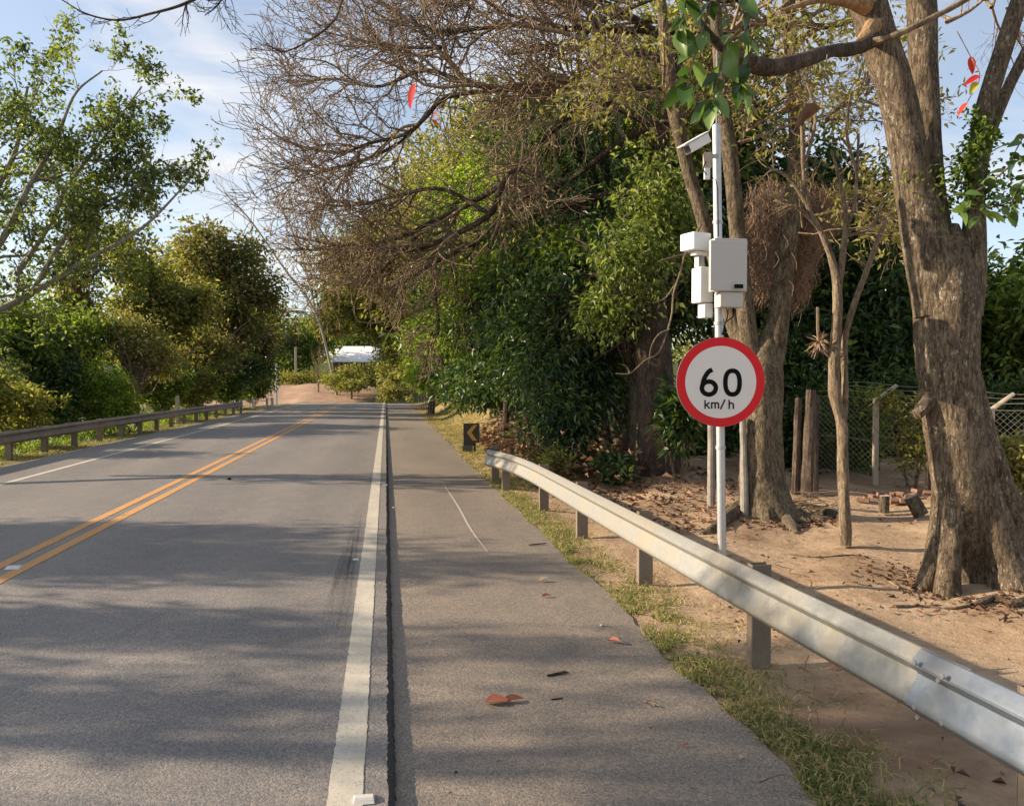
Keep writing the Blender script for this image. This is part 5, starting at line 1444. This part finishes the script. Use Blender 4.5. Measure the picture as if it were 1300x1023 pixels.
bush("green shrub with long leaves just left of the sign", [ball(864, 530, 13.8, 14, 34)], L_MANGO, 70, 22, 0.2, 193, "small plants under the canopy", rc=.2)
bush("yellow-green bush behind the fence at the right edge", [ball(1292, 590, 11.2, 26, 26)], L_PALE, 200, 26, 0.09, 194, "plants along the fence", rc=.2)
bush("green climber on the fence left of the big tree", [ball(1160, 550, 13.6, 26, 52), ball(1130, 510, 13.8, 18, 14)], L_OLIVE, 110, 20, 0.08, 195, "plants along the fence", rc=.2)
bush("darker weeds behind the fence left of the concrete post", [ball(1080, 560, 15, 36, 40), ball(1100, 520, 15, 20, 24)], L_MID, 260, 24, 0.11, 196, "plants along the fence", rc=.25)
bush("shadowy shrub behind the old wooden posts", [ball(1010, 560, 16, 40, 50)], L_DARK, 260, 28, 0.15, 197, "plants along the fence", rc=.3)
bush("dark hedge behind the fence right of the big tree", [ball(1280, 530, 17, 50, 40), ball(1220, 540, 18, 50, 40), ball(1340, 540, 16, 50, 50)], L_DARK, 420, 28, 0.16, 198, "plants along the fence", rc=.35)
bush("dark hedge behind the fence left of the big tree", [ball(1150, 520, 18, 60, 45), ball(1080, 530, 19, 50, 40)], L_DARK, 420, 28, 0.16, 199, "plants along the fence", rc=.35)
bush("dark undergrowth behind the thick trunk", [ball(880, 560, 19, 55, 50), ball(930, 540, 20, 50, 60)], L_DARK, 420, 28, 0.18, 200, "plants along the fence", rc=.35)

# invented trees left of the frame, crowns shaped and placed to cast shade bands
def shade_tree_out(label, x, y, h, rx, ry, rz, n, per, seed, mat=L_MID, size=.15):
    z0 = th(x, y)
    tr = [(x, y, z0 - .1, .14), (x + .1, y, z0 + h * .5, .10), (x - .1, y + .1, z0 + h * .95, .05)]
    blobs = [(x, y, z0 + h, rx, ry, rz), (x + rx * .5, y - ry * .5, z0 + h - .5, rx * .7, ry * .7, rz * .7), (x - rx * .4, y + ry * .6, z0 + h + .4, rx * .7, ry * .7, rz * .7)]
    crown_tree("roadside_tree", label, "tree", (x, y, z0), [tr], blobs, n, per, size, mat, B_MID, "trees behind the left guardrail", .4, .5, .2, seed, .04, nbr=24, shell=.1)
shade_tree_out("added slim leafy tree, unseen left of the frame, nearest the camera", -11.8, 6.95, 4.3, 1.4, .22, 1.7, 80, 20, 301)
shade_tree_out("added slim leafy tree, unseen left of the frame, second from the camera", -12.0, 8.35, 4.4, 1.5, .32, 1.9, 130, 24, 302)
shade_tree_out("added tall leafy tree, unseen left of the frame, shading the near guardrail", -12.6, 6.6, 7.0, 0.8, 1.8, .42, 120, 24, 305)  # high crown added to shade the rail's near end and the earth below
shade_tree_out("added full leafy tree, unseen just left of the frame, shading the carriageway", -12.4, 10.7, 4.4, 1.9, .85, 2.0, 330, 26, 303)
shade_tree_out("added full leafy tree, unseen left of the frame beside the small-leaved tree", -13.2, 12.2, 4.6, 1.8, .5, 1.9, 150, 26, 304)

# ---------------- things at the end of the road
def simple_post(px, py_top, py_bot, D, w, label, cat, mat, group=None, name="post", depth=None):
    b = W(px, py_bot, D); z0 = th(b[0], b[1])
    t = W(px, py_top, D)
    s_ = w * D / 1000
    root = empty(name, (b[0], b[1], z0), label, cat, group)
    Vv, Fv = box_vf((b[0], b[1], (t[2] + z0 - .1) / 2), (s_, s_, t[2] - z0 + .1), -YAW)
    o = py_mesh("shaft", Vv, Fv, mat, root); bevel(o, s_ * .12)
    Vv, Fv = box_vf((b[0], b[1], t[2] + s_ * .1), (s_ * .7, s_ * .7, s_ * .2), -YAW)
    py_mesh("cap", Vv, Fv, mat, root)
    return root
simple_post(339, 506, 512, 62, 2.6, "left of the two low white marker posts at the far end of the guardrail", "marker post", M_WHITEPOST, "white marker posts", "marker_post")
simple_post(345.5, 505, 512, 61, 3.2, "right of the two low white marker posts at the far end of the guardrail", "marker post", M_WHITEPOST, "white marker posts", "marker_post")
simple_post(321, 505, 513, 56, 2.2, "pale marker post hidden in the bush at the guardrail end", "marker post", M_WHITEPOST, "white marker posts", "marker_post")
simple_post(225.5, 503, 533, 35, 4.0, "weathered pale post just behind the middle of the left guardrail", "post", M_CONC, None, "post")
simple_post(351, 462, 495, 85, 2.2, "thin pale post on the left of the far dirt track", "post", M_WHITEPOST, "posts at the far dirt track", "post")
simple_post(375.5, 441, 482, 118, 2.6, "tall pale post behind the far hedge", "post", M_CONC, "posts at the far dirt track", "post")

# far hedge line
rng = np.random.default_rng(401)
hc = []
for k in range(240):
    hc.append(W(350 + 110 * rng.random(), 481 + rng.normal() * 1.6, 113 + rng.normal() * 1.0))
hc = np.array(hc); hb_ = np.repeat(hc, 26, axis=0) + rng.normal(size=(len(hc) * 26, 3)) * .45
o = mobj("hedge", *leaves(hb_, rand_dirs(len(hb_), rng), .3 * rng.uniform(.6, 1.2, len(hb_)), .5, .1, rng), L_OLIVE)
tag(o, "low clipped hedge above the pink earth bank at the road end", "hedge")

left_tree("flat-topped spreading tree in front of the white roof", [ball(450, 475, 102, 30, 5), ball(430, 482, 101, 24, 4), ball(472, 484, 101, 24, 5), ball(440, 490, 100, 22, 4), ball(455, 468, 102, 16, 4)], L_OLIVE, 420, 26, 0.36, 411, 446, 101, 2.6, 480, .7, group="small trees at the road end", bm=B_THIN)
left_tree("tiny leafless reddish tree on the pink earth bank", [ball(404, 462, 104, 3, 3)], L_BROWN, 6, 4, 0.2, 412, 404, 104, 1.6, 475, .3, group="small trees at the road end", bm=B_THIN)
tw = [WP([(404, 500, 104, 1.4), (403, 478, 104, 1.0), (398, 452, 104, .5)]), WP([(404, 482, 104, 1.0), (408, 465, 104, .8), (411, 450, 104, .4)]), WP([(404, 485, 104, 1.0), (404, 465, 104, .8), (405, 446, 104, .4)])]
tw_root = empty("twiggy_bush", gbase(W(404, 500, 104)), "fan of bare upright twigs in front of the far hedge", "bush")
twig_mesh(tw, [(10, 2.2, .35, .25, 5, 4), (8, 1.3, .35, .2, 4, 3)], 19, B_TWIG, tw_root)
back_tree("far green tree behind the hedge on the left", [ball(330, 430, 125, 30, 30), ball(375, 445, 128, 30, 20), ball(405, 425, 130, 24, 16), ball(360, 465, 124, 26, 12)], L_MID, 520, 28, .6, 413, 375, 125, w=3, rc=1.6, group="far trees")
back_tree("far olive tree right of the white roof", [ball(505, 455, 130, 24, 20), ball(540, 440, 130, 30, 30), ball(490, 475, 110, 20, 10)], L_OLIVE, 420, 28, .6, 414, 510, 130, w=3, rc=1.6, group="far trees")
back_tree("far hazy green tree above the white roof", [ball(440, 428, 160, 50, 10), ball(400, 420, 165, 40, 14), ball(490, 425, 160, 40, 14)], L_MID, 420, 28, .8, 415, 440, 160, w=3, rc=2.0, group="far trees")

# horizon woods so that no bare edge of the ground shows
rng = np.random.default_rng(420)
hw = []
for k in range(2600):
    a_ = rng.uniform(-1.25, 1.45); rr_ = rng.uniform(170, 260)
    x_, y_ = rr_ * math.sin(a_), rr_ * math.cos(a_)
    if y_ < 20: continue
    hw.append((x_, y_, th(x_, y_) + rng.uniform(0, 9) * (0.6 + .4 * math.sin(a_ * 23))))
hw = np.array(hw); b_ = np.repeat(hw, 18, axis=0) + rng.normal(size=(len(hw) * 18, 3)) * 1.6
o = mobj("far_woods", *leaves(b_, rand_dirs(len(b_), rng), 1.3 * rng.uniform(.6, 1.2, len(b_)), .6, .1, rng), L_OLIVE)
tag(o, "dull green woods along the horizon beyond the road", "woods", None, "stuff")

# farm building with pale roof
bc = W(455, 462, 132)
bz = th(bc[0], bc[1])
shed = empty("farm_building", (bc[0], bc[1], bz), "low building with bright white roof and reddish wall at the road end", "building", None, -YAW)
s = 132 / 1000.0
def bl(px, py, y): return ((px - 455) * s, y, (H - (py - 484) * s) - bz)
def shp(name, pts, mat, extra=None):
    me = bpy.data.meshes.new(name); me.from_pydata([tuple(map(float, p)) for p in pts], [], extra); me.update(); me.materials.append(mat)
    return link(bpy.data.objects.new(name, me), shed)
xL, xR = (420 - 455) * s, (490 - 455) * s
zt, ze, zb = bl(0, 438, 0)[2], bl(0, 459, 0)[2], -0.6
shp("wall", [(xL + .4, 0, zb), (xR - .8, 0, zb), (xR - .8, 0, ze), (xL + .4, 0, ze), (xL + .4, 9, zb), (xR - .8, 9, zb), (xR - .8, 9, ze), (xL + .4, 9, ze)], M_TERRA,
    [[0, 1, 2, 3], [5, 4, 7, 6], [4, 0, 3, 7], [1, 5, 6, 2]])
ridge = [(xL + .2, 0, ze - .3), (xL + .5, 2.5, zt - .7), (xL + 1.2, 4.5, zt), (xR - 3.6, 4.5, zt - .2), (xR - 1.6, 3.0, zt - .9), (xR, 0, ze - .15)]
pts = [(xL, -.6, ze - .1), (xL + .6, -.6 + .02, ze)]
shp("roof", [(xL, -.8, ze), (xR + .3, -.8, ze), (xR - 1.2, 4.5, zt - .5), (xR - 3.4, 4.5, zt), (xL + 1.2, 4.5, zt), (xL, -.8, ze - .12), (xR + .3, -.8, ze - .12), (xL, 9.6, ze), (xR + .3, 9.6, ze)], M_ROOF,
    [[0, 1, 2, 3, 4], [0, 5, 6, 1], [0, 4, 7], [1, 8, 2], [2, 8, 7, 4, 3]])
for k, px in enumerate((432, 458, 466, 480)):
    x_ = (px - 455) * s
    Vv, Fv = box_vf((x_, -.7, (ze + zb) / 2), (.14, .14, ze - zb - .1))
    link(bpy.data.objects.new("pillar", np_mesh("pillar", Vv, Fv, M_WHITEPOST)), shed)
for px in (440, 474):
    x_ = (px - 455) * s
    Vv, Fv = box_vf((x_, -.03, ze - 1.3), (1.1, .06, .9)); link(bpy.data.objects.new("window", np_mesh("window", Vv, Fv, M_GLASS)), shed)

# ---------------- fence with chain link on the right
fence = empty("wire_fence", gbase(W(1180, 600, 13.2)), "chain-link fence with angled concrete posts behind the big tree", "fence")
fa = W(1030, 600, 14.6)[:2]; fb_ = W(1420, 600, 11.6)[:2]
fdir = (fb_ - fa) / np.linalg.norm(fb_ - fa); flen = np.linalg.norm(fb_ - fa)
def fpt(t, z):
    p = fa + fdir * t
    return np.array([p[0], p[1], th(p[0], p[1]) + z])
def t_of_px(px):
    best = min(np.linspace(0, flen, 400), key=lambda t: abs(px_of(fpt(t, 1.0)) - px)); return best
def px_of(p):
    d = p - np.array([0, 0, H]); return 650 + 1000 * np.dot(d, CR) / np.dot(d, CF)
FH = 1.52
for px, mat in ((1036, B_WOOD), (1112, M_CONC), (1180, B_WOOD), (1258, M_CONC), (1345, M_CONC)):
    t = t_of_px(px); a_ = fpt(t, -.15); b_ = fpt(t, FH)
    arm = b_ + CR * 0.36 + np.array([0, 0, .23])
    P = np.array([[a_, b_]])
    Vv, Fv = box_vf((a_ + b_) / 2, (.085, .085, FH + .15), -YAW)
    o = py_mesh("post", Vv, Fv, mat, fence); bevel(o, .01)
    if mat is M_CONC:
        Vv, Fv = cyl_vf(b_ - [0, 0, .03], arm, .04, .033, 6); py_mesh("post_arm", Vv, Fv, mat, fence)
wires = []
for z in (1.48, 0.75, .12):
    wires.append(np.array([fpt(t, z + .01 * math.sin(t * 3)) for t in np.linspace(0, flen, 24)]))
for k, z in enumerate((.07, .15, .22)):
    wires.append(np.array([fpt(t, FH + z) + CR * (.12 * (k + 1)) for t in np.linspace(0, flen, 24)]))
for wv in wires:
    Vv, Fv = tubes(wv[None], np.full((1, 24), .0045), 4); mobj("wire", Vv, Fv, M_WIRE, fence)
seg = []
cell = .10
hgt = 1.4
for k in np.arange(-hgt, flen, cell):
    for sgn in (1, -1):
        t0, t1_ = (k, k + hgt)
        z0, z1 = (0.06, 0.06 + hgt) if sgn > 0 else (0.06 + hgt, .06)
        c0_, c1_ = max(t0, 0), min(t1_, flen)
        if c1_ - c0_ < .05: continue
        za = z0 + (z1 - z0) * (c0_ - t0) / hgt; zb_ = z0 + (z1 - z0) * (c1_ - t0) / hgt
        tt = np.linspace(c0_, c1_, 6)
        seg.append([fpt(t, za + (zb_ - za) * i / 5) + CF * (.004 * sgn) for i, t in enumerate(tt)])
Vv, Fv = tubes(np.array(seg), np.full((len(seg), 6), .0028), 3)
o = mobj("chain_link", Vv, Fv, M_WIRE, fence); o["kind"] = "stuff"

# old wooden posts left of the thin tree and the two grey posts behind the sign
def rough_post(name, label, px, top, bot, D, w, mat, lean=0, group=None, cat="post"):
    b = W(px, bot, D); z0 = th(b[0], b[1]); t = W(px + lean, top, D); r = w * D / 2000
    root = empty(name, (b[0], b[1], z0), label, cat, group)
    bark_tube("shaft", [(b[0], b[1], z0 - .1, r * 1.1), ((b[0] + t[0]) / 2, (b[1] + t[1]) / 2, (z0 + t[2]) / 2, r), (t[0], t[1], t[2], r * .85)], mat, root, S=10, n=20, amp=.12, freq=4)
rough_post("wooden_post", "leftmost of the dark old wooden posts beside the forked tree", 1010, 505, 625, 13, 10, B_WOOD, 4, "old wooden posts")
rough_post("wooden_post", "middle split wooden post of the old posts beside the forked tree", 1024, 495, 628, 12.8, 14, B_WOOD, 6, "old wooden posts")
rough_post("wooden_post", "rightmost of the old wooden posts nearest the slender tree", 1034, 500, 618, 13.2, 9, B_WOOD, -2, "old wooden posts")
rough_post("grey_post", "thin grey post standing left of the sign pole behind it", 903, 440, 641, 11.9, 9, M_GREYP, 0, "grey posts behind the sign pole")
rough_post("grey_post", "pale post leaning against the forked tree right of the sign pole", 946, 530, 650, 11.0, 9, M_GREYP, -3, "grey posts behind the sign pole")

# cut logs, stumps, sticks, broken bricks by the fence
def log(label, px, py, D, ln, r, tilt, rz_, cat="log", name="cut_log", group=None):
    c = W(px, py, D); z0 = th(c[0], c[1])
    d = np.array([math.cos(tilt) * math.cos(rz_), math.cos(tilt) * math.sin(rz_), math.sin(tilt)])
    a_ = np.array([c[0], c[1], z0 + r * .6]) ; b_ = a_ + d * ln
    root = empty(name, (c[0], c[1], z0), label, cat, group)
    Vv, Fv = cyl_vf(a_ - d * .03, b_, r * 1.05, r, 14, False); py_mesh("bark", Vv, Fv, B_MID, root, True)
    Vv, Fv = cyl_vf(b_ - d * .01, b_ + d * .002, r * .97, r * .96, 14); py_mesh("cut_end", Vv, Fv, M_STONE, root)
log("short upright cut stump near the rubble by the fence", 1122, 652, 11.6, .22, .07, R(88), 0)
log("tilted cut stump right of the upright one", 1168, 655, 11.2, .26, .10, R(62), R(150))
log("white-ended log lying against the forked tree's root", 1052, 648, 11.3, .55, .07, R(2), R(-100))
rng = np.random.default_rng(500)
rub = empty("rubble_heap", gbase(W(1150, 625, 12.4)), "heap of broken bricks and dead leaves at the foot of the fence", "rubble")
bme = np_mesh("brick", *box_vf((0, 0, 0), (.19, .09, .06)), M_BRICK)
for k in range(34):
    p = W(1095 + 100 * rng.random(), 632, 12.3 + rng.normal() * .25)
    o = bpy.data.objects.new("brick", bme)
    o.matrix_basis = parent_matrix(rub).inverted() @ Matrix.Translation((p[0], p[1], th(p[0], p[1]) + .03 + .10 * rng.random())) @ Matrix.Rotation(rng.uniform(0, 3), 4, 'Z') @ Matrix.Rotation(rng.uniform(-.6, .6), 4, 'X') @ Matrix.Scale(rng.uniform(.4, 1.0), 4)
    link(o, rub)

def sticks(name, label, cx, cy, D, n, spread, seed, ln=.6, r=.008):
    rng = np.random.default_rng(seed)
    P = []
    for k in range(n):
        c = W(cx + rng.normal() * spread[0], cy, D + rng.normal() * spread[1])
        if name == "brushwood": c[0] = max(c[0], 2.95 + abs(rng.normal()) * .4)
        z0 = th(c[0], c[1])
        a_ = rng.uniform(0, 3.14); l = ln * rng.uniform(.4, 1.2); hh = abs(rng.normal()) * spread[2]
        d = np.array([math.cos(a_), math.sin(a_), rng.normal() * .25]) * l / 2
        m = np.array([c[0], c[1], z0 + .03 + hh])
        P.append(spline([m - d, m + rng.normal(size=3) * .04, m + d], 6))
    Vv, Fv = tubes(np.array(P), np.linspace(r, r * .4, 6)[None] * rng.uniform(.5, 1.4, (n, 1)), 4)
    tag(mobj(name, Vv, Fv, B_THIN), label, "sticks", None, "stuff")
sticks("stick_pile", "tangle of dry sticks between the forked tree and the old posts", 1020, 620, 12.0, 50, (16, .3, .12), 501, .7)
sticks("brushwood", "dark heap of dry brushwood behind the end of the guardrail", 660, 575, 19.6, 1100, (30, 2.2, .40), 502, .8, .009)
sticks("brushwood", "fallen twigs scattered on the bare earth under the trees", 1000, 650, 9, 60, (160, 2.2, .005), 503, .25, .004)

# ---------------- grass and litter
def in_right(n, rng, y0, y1, x0, x1):
    return rng.uniform(x0, x1, n), y0 + (y1 - y0) * rng.random(n) ** 1.3
def blades(name, xs, ys, hgt, wd, mat, label, seed, kindname="grass", lie=.5):
    rng = np.random.default_rng(seed)
    z = terrain(xs, ys) - .005
    b = np.column_stack([xs, ys, z]); n = len(xs)
    d = nrm(np.column_stack([rng.normal(size=n) * lie, rng.normal(size=n) * lie, np.abs(rng.normal(size=n)) * .6 + .25]))
    l = hgt * rng.uniform(.4, 1.3, n)
    sd_ = nrm(np.cross(d, rng.normal(size=(n, 3)))) * wd / 2
    m = b + d * (l * .55)[:, None]; t = b + d * l[:, None] + np.column_stack([rng.normal(size=n) * l * .35, rng.normal(size=n) * l * .35, -l * .25])
    V_ = np.stack([b - sd_, b + sd_, m + sd_ * .8, m - sd_ * .8, t], 1).reshape(-1, 3)
    o_ = np.arange(n)[:, None] * 5
    F_ = np.stack([o_ + [[0, 1, 2]], o_ + [[0, 2, 3]], o_ + [[3, 2, 4]]], 1).reshape(-1, 3)
    o = mobj(name, V_, F_, mat)
    return tag(o, label, kindname, None, "stuff")
def mask_noise(xs, ys, s, seed):
    return np.array([noise.noise(Vector((float(a) * s, float(b) * s, seed))) for a, b in zip(xs, ys)])
rng = np.random.default_rng(600)
n = 34000
ys = 1.8 + 13.5 * rng.random(n) ** 1.25
sh_at = np.interp(ys, sh_y, sh_edge)
xs = sh_at + 0.0 + np.abs(rng.normal(size=n)) * .22
mk = mask_noise(xs, ys, 2.6, 7.0) + mask_noise(xs, ys, 9.0, 3.0) * .5
ok = (mk > -.18) & (xs < sh_at + .75)
blades("verge_grass", xs[ok], ys[ok], .085, .007, L_GRASS, "patchy dry and green grass between the shoulder and the guardrail", 601)
n = 20000
ys = 1.8 + 13.5 * rng.random(n) ** 1.25
sh_at = np.interp(ys, sh_y, sh_edge); xs = sh_at + np.abs(rng.normal(size=n)) * .38
mk = mask_noise(xs, ys, 3.4, 27.0); ok = (mk > .0) & (xs < sh_at + 1.0)
blades("dry_grass", xs[ok], ys[ok], .06, .006, L_STRAW, "dry straw bits lying in the verge beside the shoulder", 606, lie=1.4)
n = 26000
ys = 14 + 34 * rng.random(n) ** 1.2; xs = np.interp(ys, sh_y, sh_edge) + rng.random(n) * 2.2 - .05
mk = mask_noise(xs, ys, 1.2, 4.0); ok = mk > -.15
blades("bank_grass", xs[ok], ys[ok], .14, .014, L_STRAW, "straw-coloured grass on the bank beyond the chevron board", 602, lie=.7)
n = 30000
ys = 7 + 45 * rng.random(n) ** 1.2; xs = np.interp(ys, sh_y, lf_edge) + .05 - np.abs(rng.random(n)) * 1.6
mk = mask_noise(xs, ys, 1.0, 8.0); ok = mk > -.22
blades("left_verge_grass", xs[ok], ys[ok], .10, .012, L_GRASS, "mixed green and dry grass under the left guardrail", 603)
n = 9000
p = np.column_stack([rng.uniform(-16, -9.4, n), rng.uniform(9, 50, n)])
blades("undergrowth", p[:, 0], p[:, 1], .35, .03, L_MID, "weedy undergrowth below the left roadside trees", 604)

def litter(name, label, xs, ys, size, seed, mat=L_LITTER, zadd=0.012, zf=None):
    rng = np.random.default_rng(seed)
    z = (terrain(xs, ys) if zf is None else zf(xs, ys)) + zadd
    b = np.column_stack([xs, ys, z]); n = len(xs)
    ax_ = nrm(np.column_stack([rng.normal(size=n), rng.normal(size=n), np.abs(rng.normal(size=n)) * .22]))
    V_, F_ = leaves(b, ax_, size * rng.uniform(.4, 1.4, n), .5, 0, rng, 1.6, .22)
    tag(mobj(name, V_, F_, mat), label, "leaf litter", None, "stuff")
n = 1300
ys = 2.5 + 15 * rng.random(n); xs = 2.55 + 7 * rng.random(n) ** 1.2
mk = mask_noise(xs, ys, .9, 14.0); ok = (mk > .02) | (rng.random(n) < .18)
litter("leaf_litter", "small brown leaves scattered over the bare earth", xs[ok], ys[ok], .055, 611, zadd=.02)
n = 9000
c = W(662, 560, 19.6)
xs = c[0] + rng.normal(size=n) * .85; ys = c[1] + rng.normal(size=n) * 2.6
ok = xs > 2.75
litter("leaf_drift", "dark drift of dead leaves heaped behind the guardrail end", xs[ok], ys[ok], .15, 612, zadd=.02, zf=lambda a, b: terrain(a, b) + np.abs(np.random.default_rng(3).normal(size=len(a))) * .26)
n = 1500
xs = rng.uniform(2.9, 6.0, n); ys = rng.uniform(9.5, 16, n)
litter("leaf_litter", "reddish fallen leaves under the dark canopy behind the guardrail", xs, ys, .09, 613, zadd=.02)
n = 240
xs = rng.uniform(.15, 1.9, n); ys = 2 + 16 * rng.random(n)
litter("shoulder_crumbs", "tiny dry crumbs and bits of leaf on the asphalt shoulder", xs, ys, .016, 614, zadd=.006, zf=lambda a, b: rp(b) - .054)

n = 900
xs = 2.5 + 6 * rng.random(n); ys = 2 + 11 * rng.random(n)
litter("grit", "tiny pale grit and chips lying on the bare earth", xs, ys, .022, 615, L_STRAW, zadd=.018)
sticks("fallen_sticks", "short broken sticks on the shaded earth under the guardrail", 1040, 640, 5.2, 46, (60, 1.2, .003), 504, .14, .003)
n = 520
aa = rng.uniform(0, 6.28, n); rr2 = .35 + np.abs(rng.normal(size=n)) * .45
litter("root_litter", "dead leaves gathered around the roots of the big near tree", tb[0] + np.cos(aa) * rr2, tb[1] + np.sin(aa) * rr2, .06, 616, zadd=.02)
n = 380
aa = rng.uniform(0, 6.28, n); rr2 = .3 + np.abs(rng.normal(size=n)) * .5
litter("root_litter", "dead leaves gathered around the foot of the forked tree", mb[0] + np.cos(aa) * rr2, mb[1] + np.sin(aa) * rr2, .06, 617, zadd=.02)
# loose leaves, twigs and stones on the shoulder
LF = [leaf_mesh("fallen_leaf", .15, .085, L_RUST, .6, .12), leaf_mesh("fallen_leaf", .11, .05, L_RUST, .9, .1)]
LT_ = leaf_mesh("fallen_leaf", .10, .06, mat_leaf("tan_fallen_leaf", (.28, .2, .12), (.4, .3, .19), (.5, .38, .26), .1, .7), .6, .15)
def fallen(label, px, py, me, sc, rz_, tilt=.15, z=-.052, parts=None):
    g = G(px, py, z)
    o = bpy.data.objects.new("fallen_leaf", me)
    o.location = (g[0], g[1], z + .006); o.rotation_euler = (tilt, .15, rz_); o.scale = (sc, sc, sc)
    link(o); tag(o, label, "leaf", "loose leaves on the shoulder")
fallen("large rust-red fallen leaf flat on the shoulder, nearest the white line", 616, 893, LF[0], 1.0, R(-95))
fallen("shrivelled dark red leaf touching the large rust-red leaf's right end", 640, 892, LF[1], 1.1, R(-80))
fallen("pinkish curled leaf on the shoulder near the grass", 772, 814, LF[0], .72, R(-140), .3)
fallen("pale tan crumpled leaf on the shoulder below the pole", 684, 738, LT_, 1.0, R(-80), .4)
fallen("small dark leaf on the shoulder just below the tan crumpled one", 688, 758, LF[1], .8, R(-80))
fallen("pale flat leaf on the shoulder nearest the bottom grass edge", 938, 963, LT_, .45, R(-70), .05)
fallen("small brownish leaf at the foot of the shoulder's grass edge", 868, 948, LF[1], .45, R(-60), .05)
def twig_obj(label, pts, r, mat=B_DARK, z=-.05, name="twig"):
    P = []
    for px, py in pts:
        g = G(px, py, z); P.append((g[0], g[1], z + r * .6, r))
    root = empty(name, P[0][:3], label, "twig", "loose twigs on the shoulder")
    bark_tube("stem", P, mat, root, S=6, n=12, amp=.2, freq=9)
    a_, b_ = np.array(P[len(P) // 2][:3]), np.array(P[-1][:3])
    side = [(a_[0], a_[1], a_[2], r * .6), ((a_[0] + b_[0]) / 2 + .012, (a_[1] + b_[1]) / 2 - .012, a_[2] + .006, r * .4), (b_[0] + .015, b_[1] - .02, a_[2] + .004, r * .2)]
    bark_tube("side_shoot", side, mat, root, S=5, n=6, amp=.1, freq=9)
twig_obj("short thick dark twig on the shoulder right of the rust-red leaf", [(695, 858), (706, 856), (718, 853)], .008)
twig_obj("thin pale twig on the shoulder close to the grass", [(816, 889), (824, 892), (832, 896)], .005, B_THIN)
twig_obj("dark flat twig high on the shoulder below the scrape mark's end", [(672, 692), (682, 691), (692, 690)], .008)
twig_obj("tiny dark twig between the rust-red leaf and the grass edge", [(700, 888), (706, 887), (711, 886)], .004)
def stone(label, px, py, r, mat, z=-.052, group="small stones on the asphalt"):
    g = G(px, py, z); rng = np.random.default_rng(int(px))
    bm_v, bm_f = [], []
    import bmesh
    bm = bmesh.new(); bmesh.ops.create_icosphere(bm, subdivisions=2, radius=r)
    for v in bm.verts:
        v.co *= 1 + .35 * noise.noise(v.co / r * 1.3 + Vector((px, 0, 0))); v.co.z *= .65
    me = bpy.data.meshes.new("stone"); bm.to_mesh(me); bm.free(); me.materials.append(mat)
    o = bpy.data.objects.new("stone", me); o.location = (g[0], g[1], z + r * .4); link(o)
    tag(o, label, "stone", group)
stone("pale pebble on the shoulder just above the pink curled leaf", 764, 794, .016, M_STONE)
stone("pale chip in the shadow strip beside the broken asphalt edge", 500, 645, .02, M_STONE)
stone("dark pebble near the right side of the shoulder shadow strip", 579, 980, .008, B_DARK)
stone("black lump on the carriageway right of the yellow lines", 291, 609, .04, M_BLACKP, road_z(-2))
stone("brown clod on the bare earth under the guardrail", 1062, 852, .045, M_BRICK, -.07)
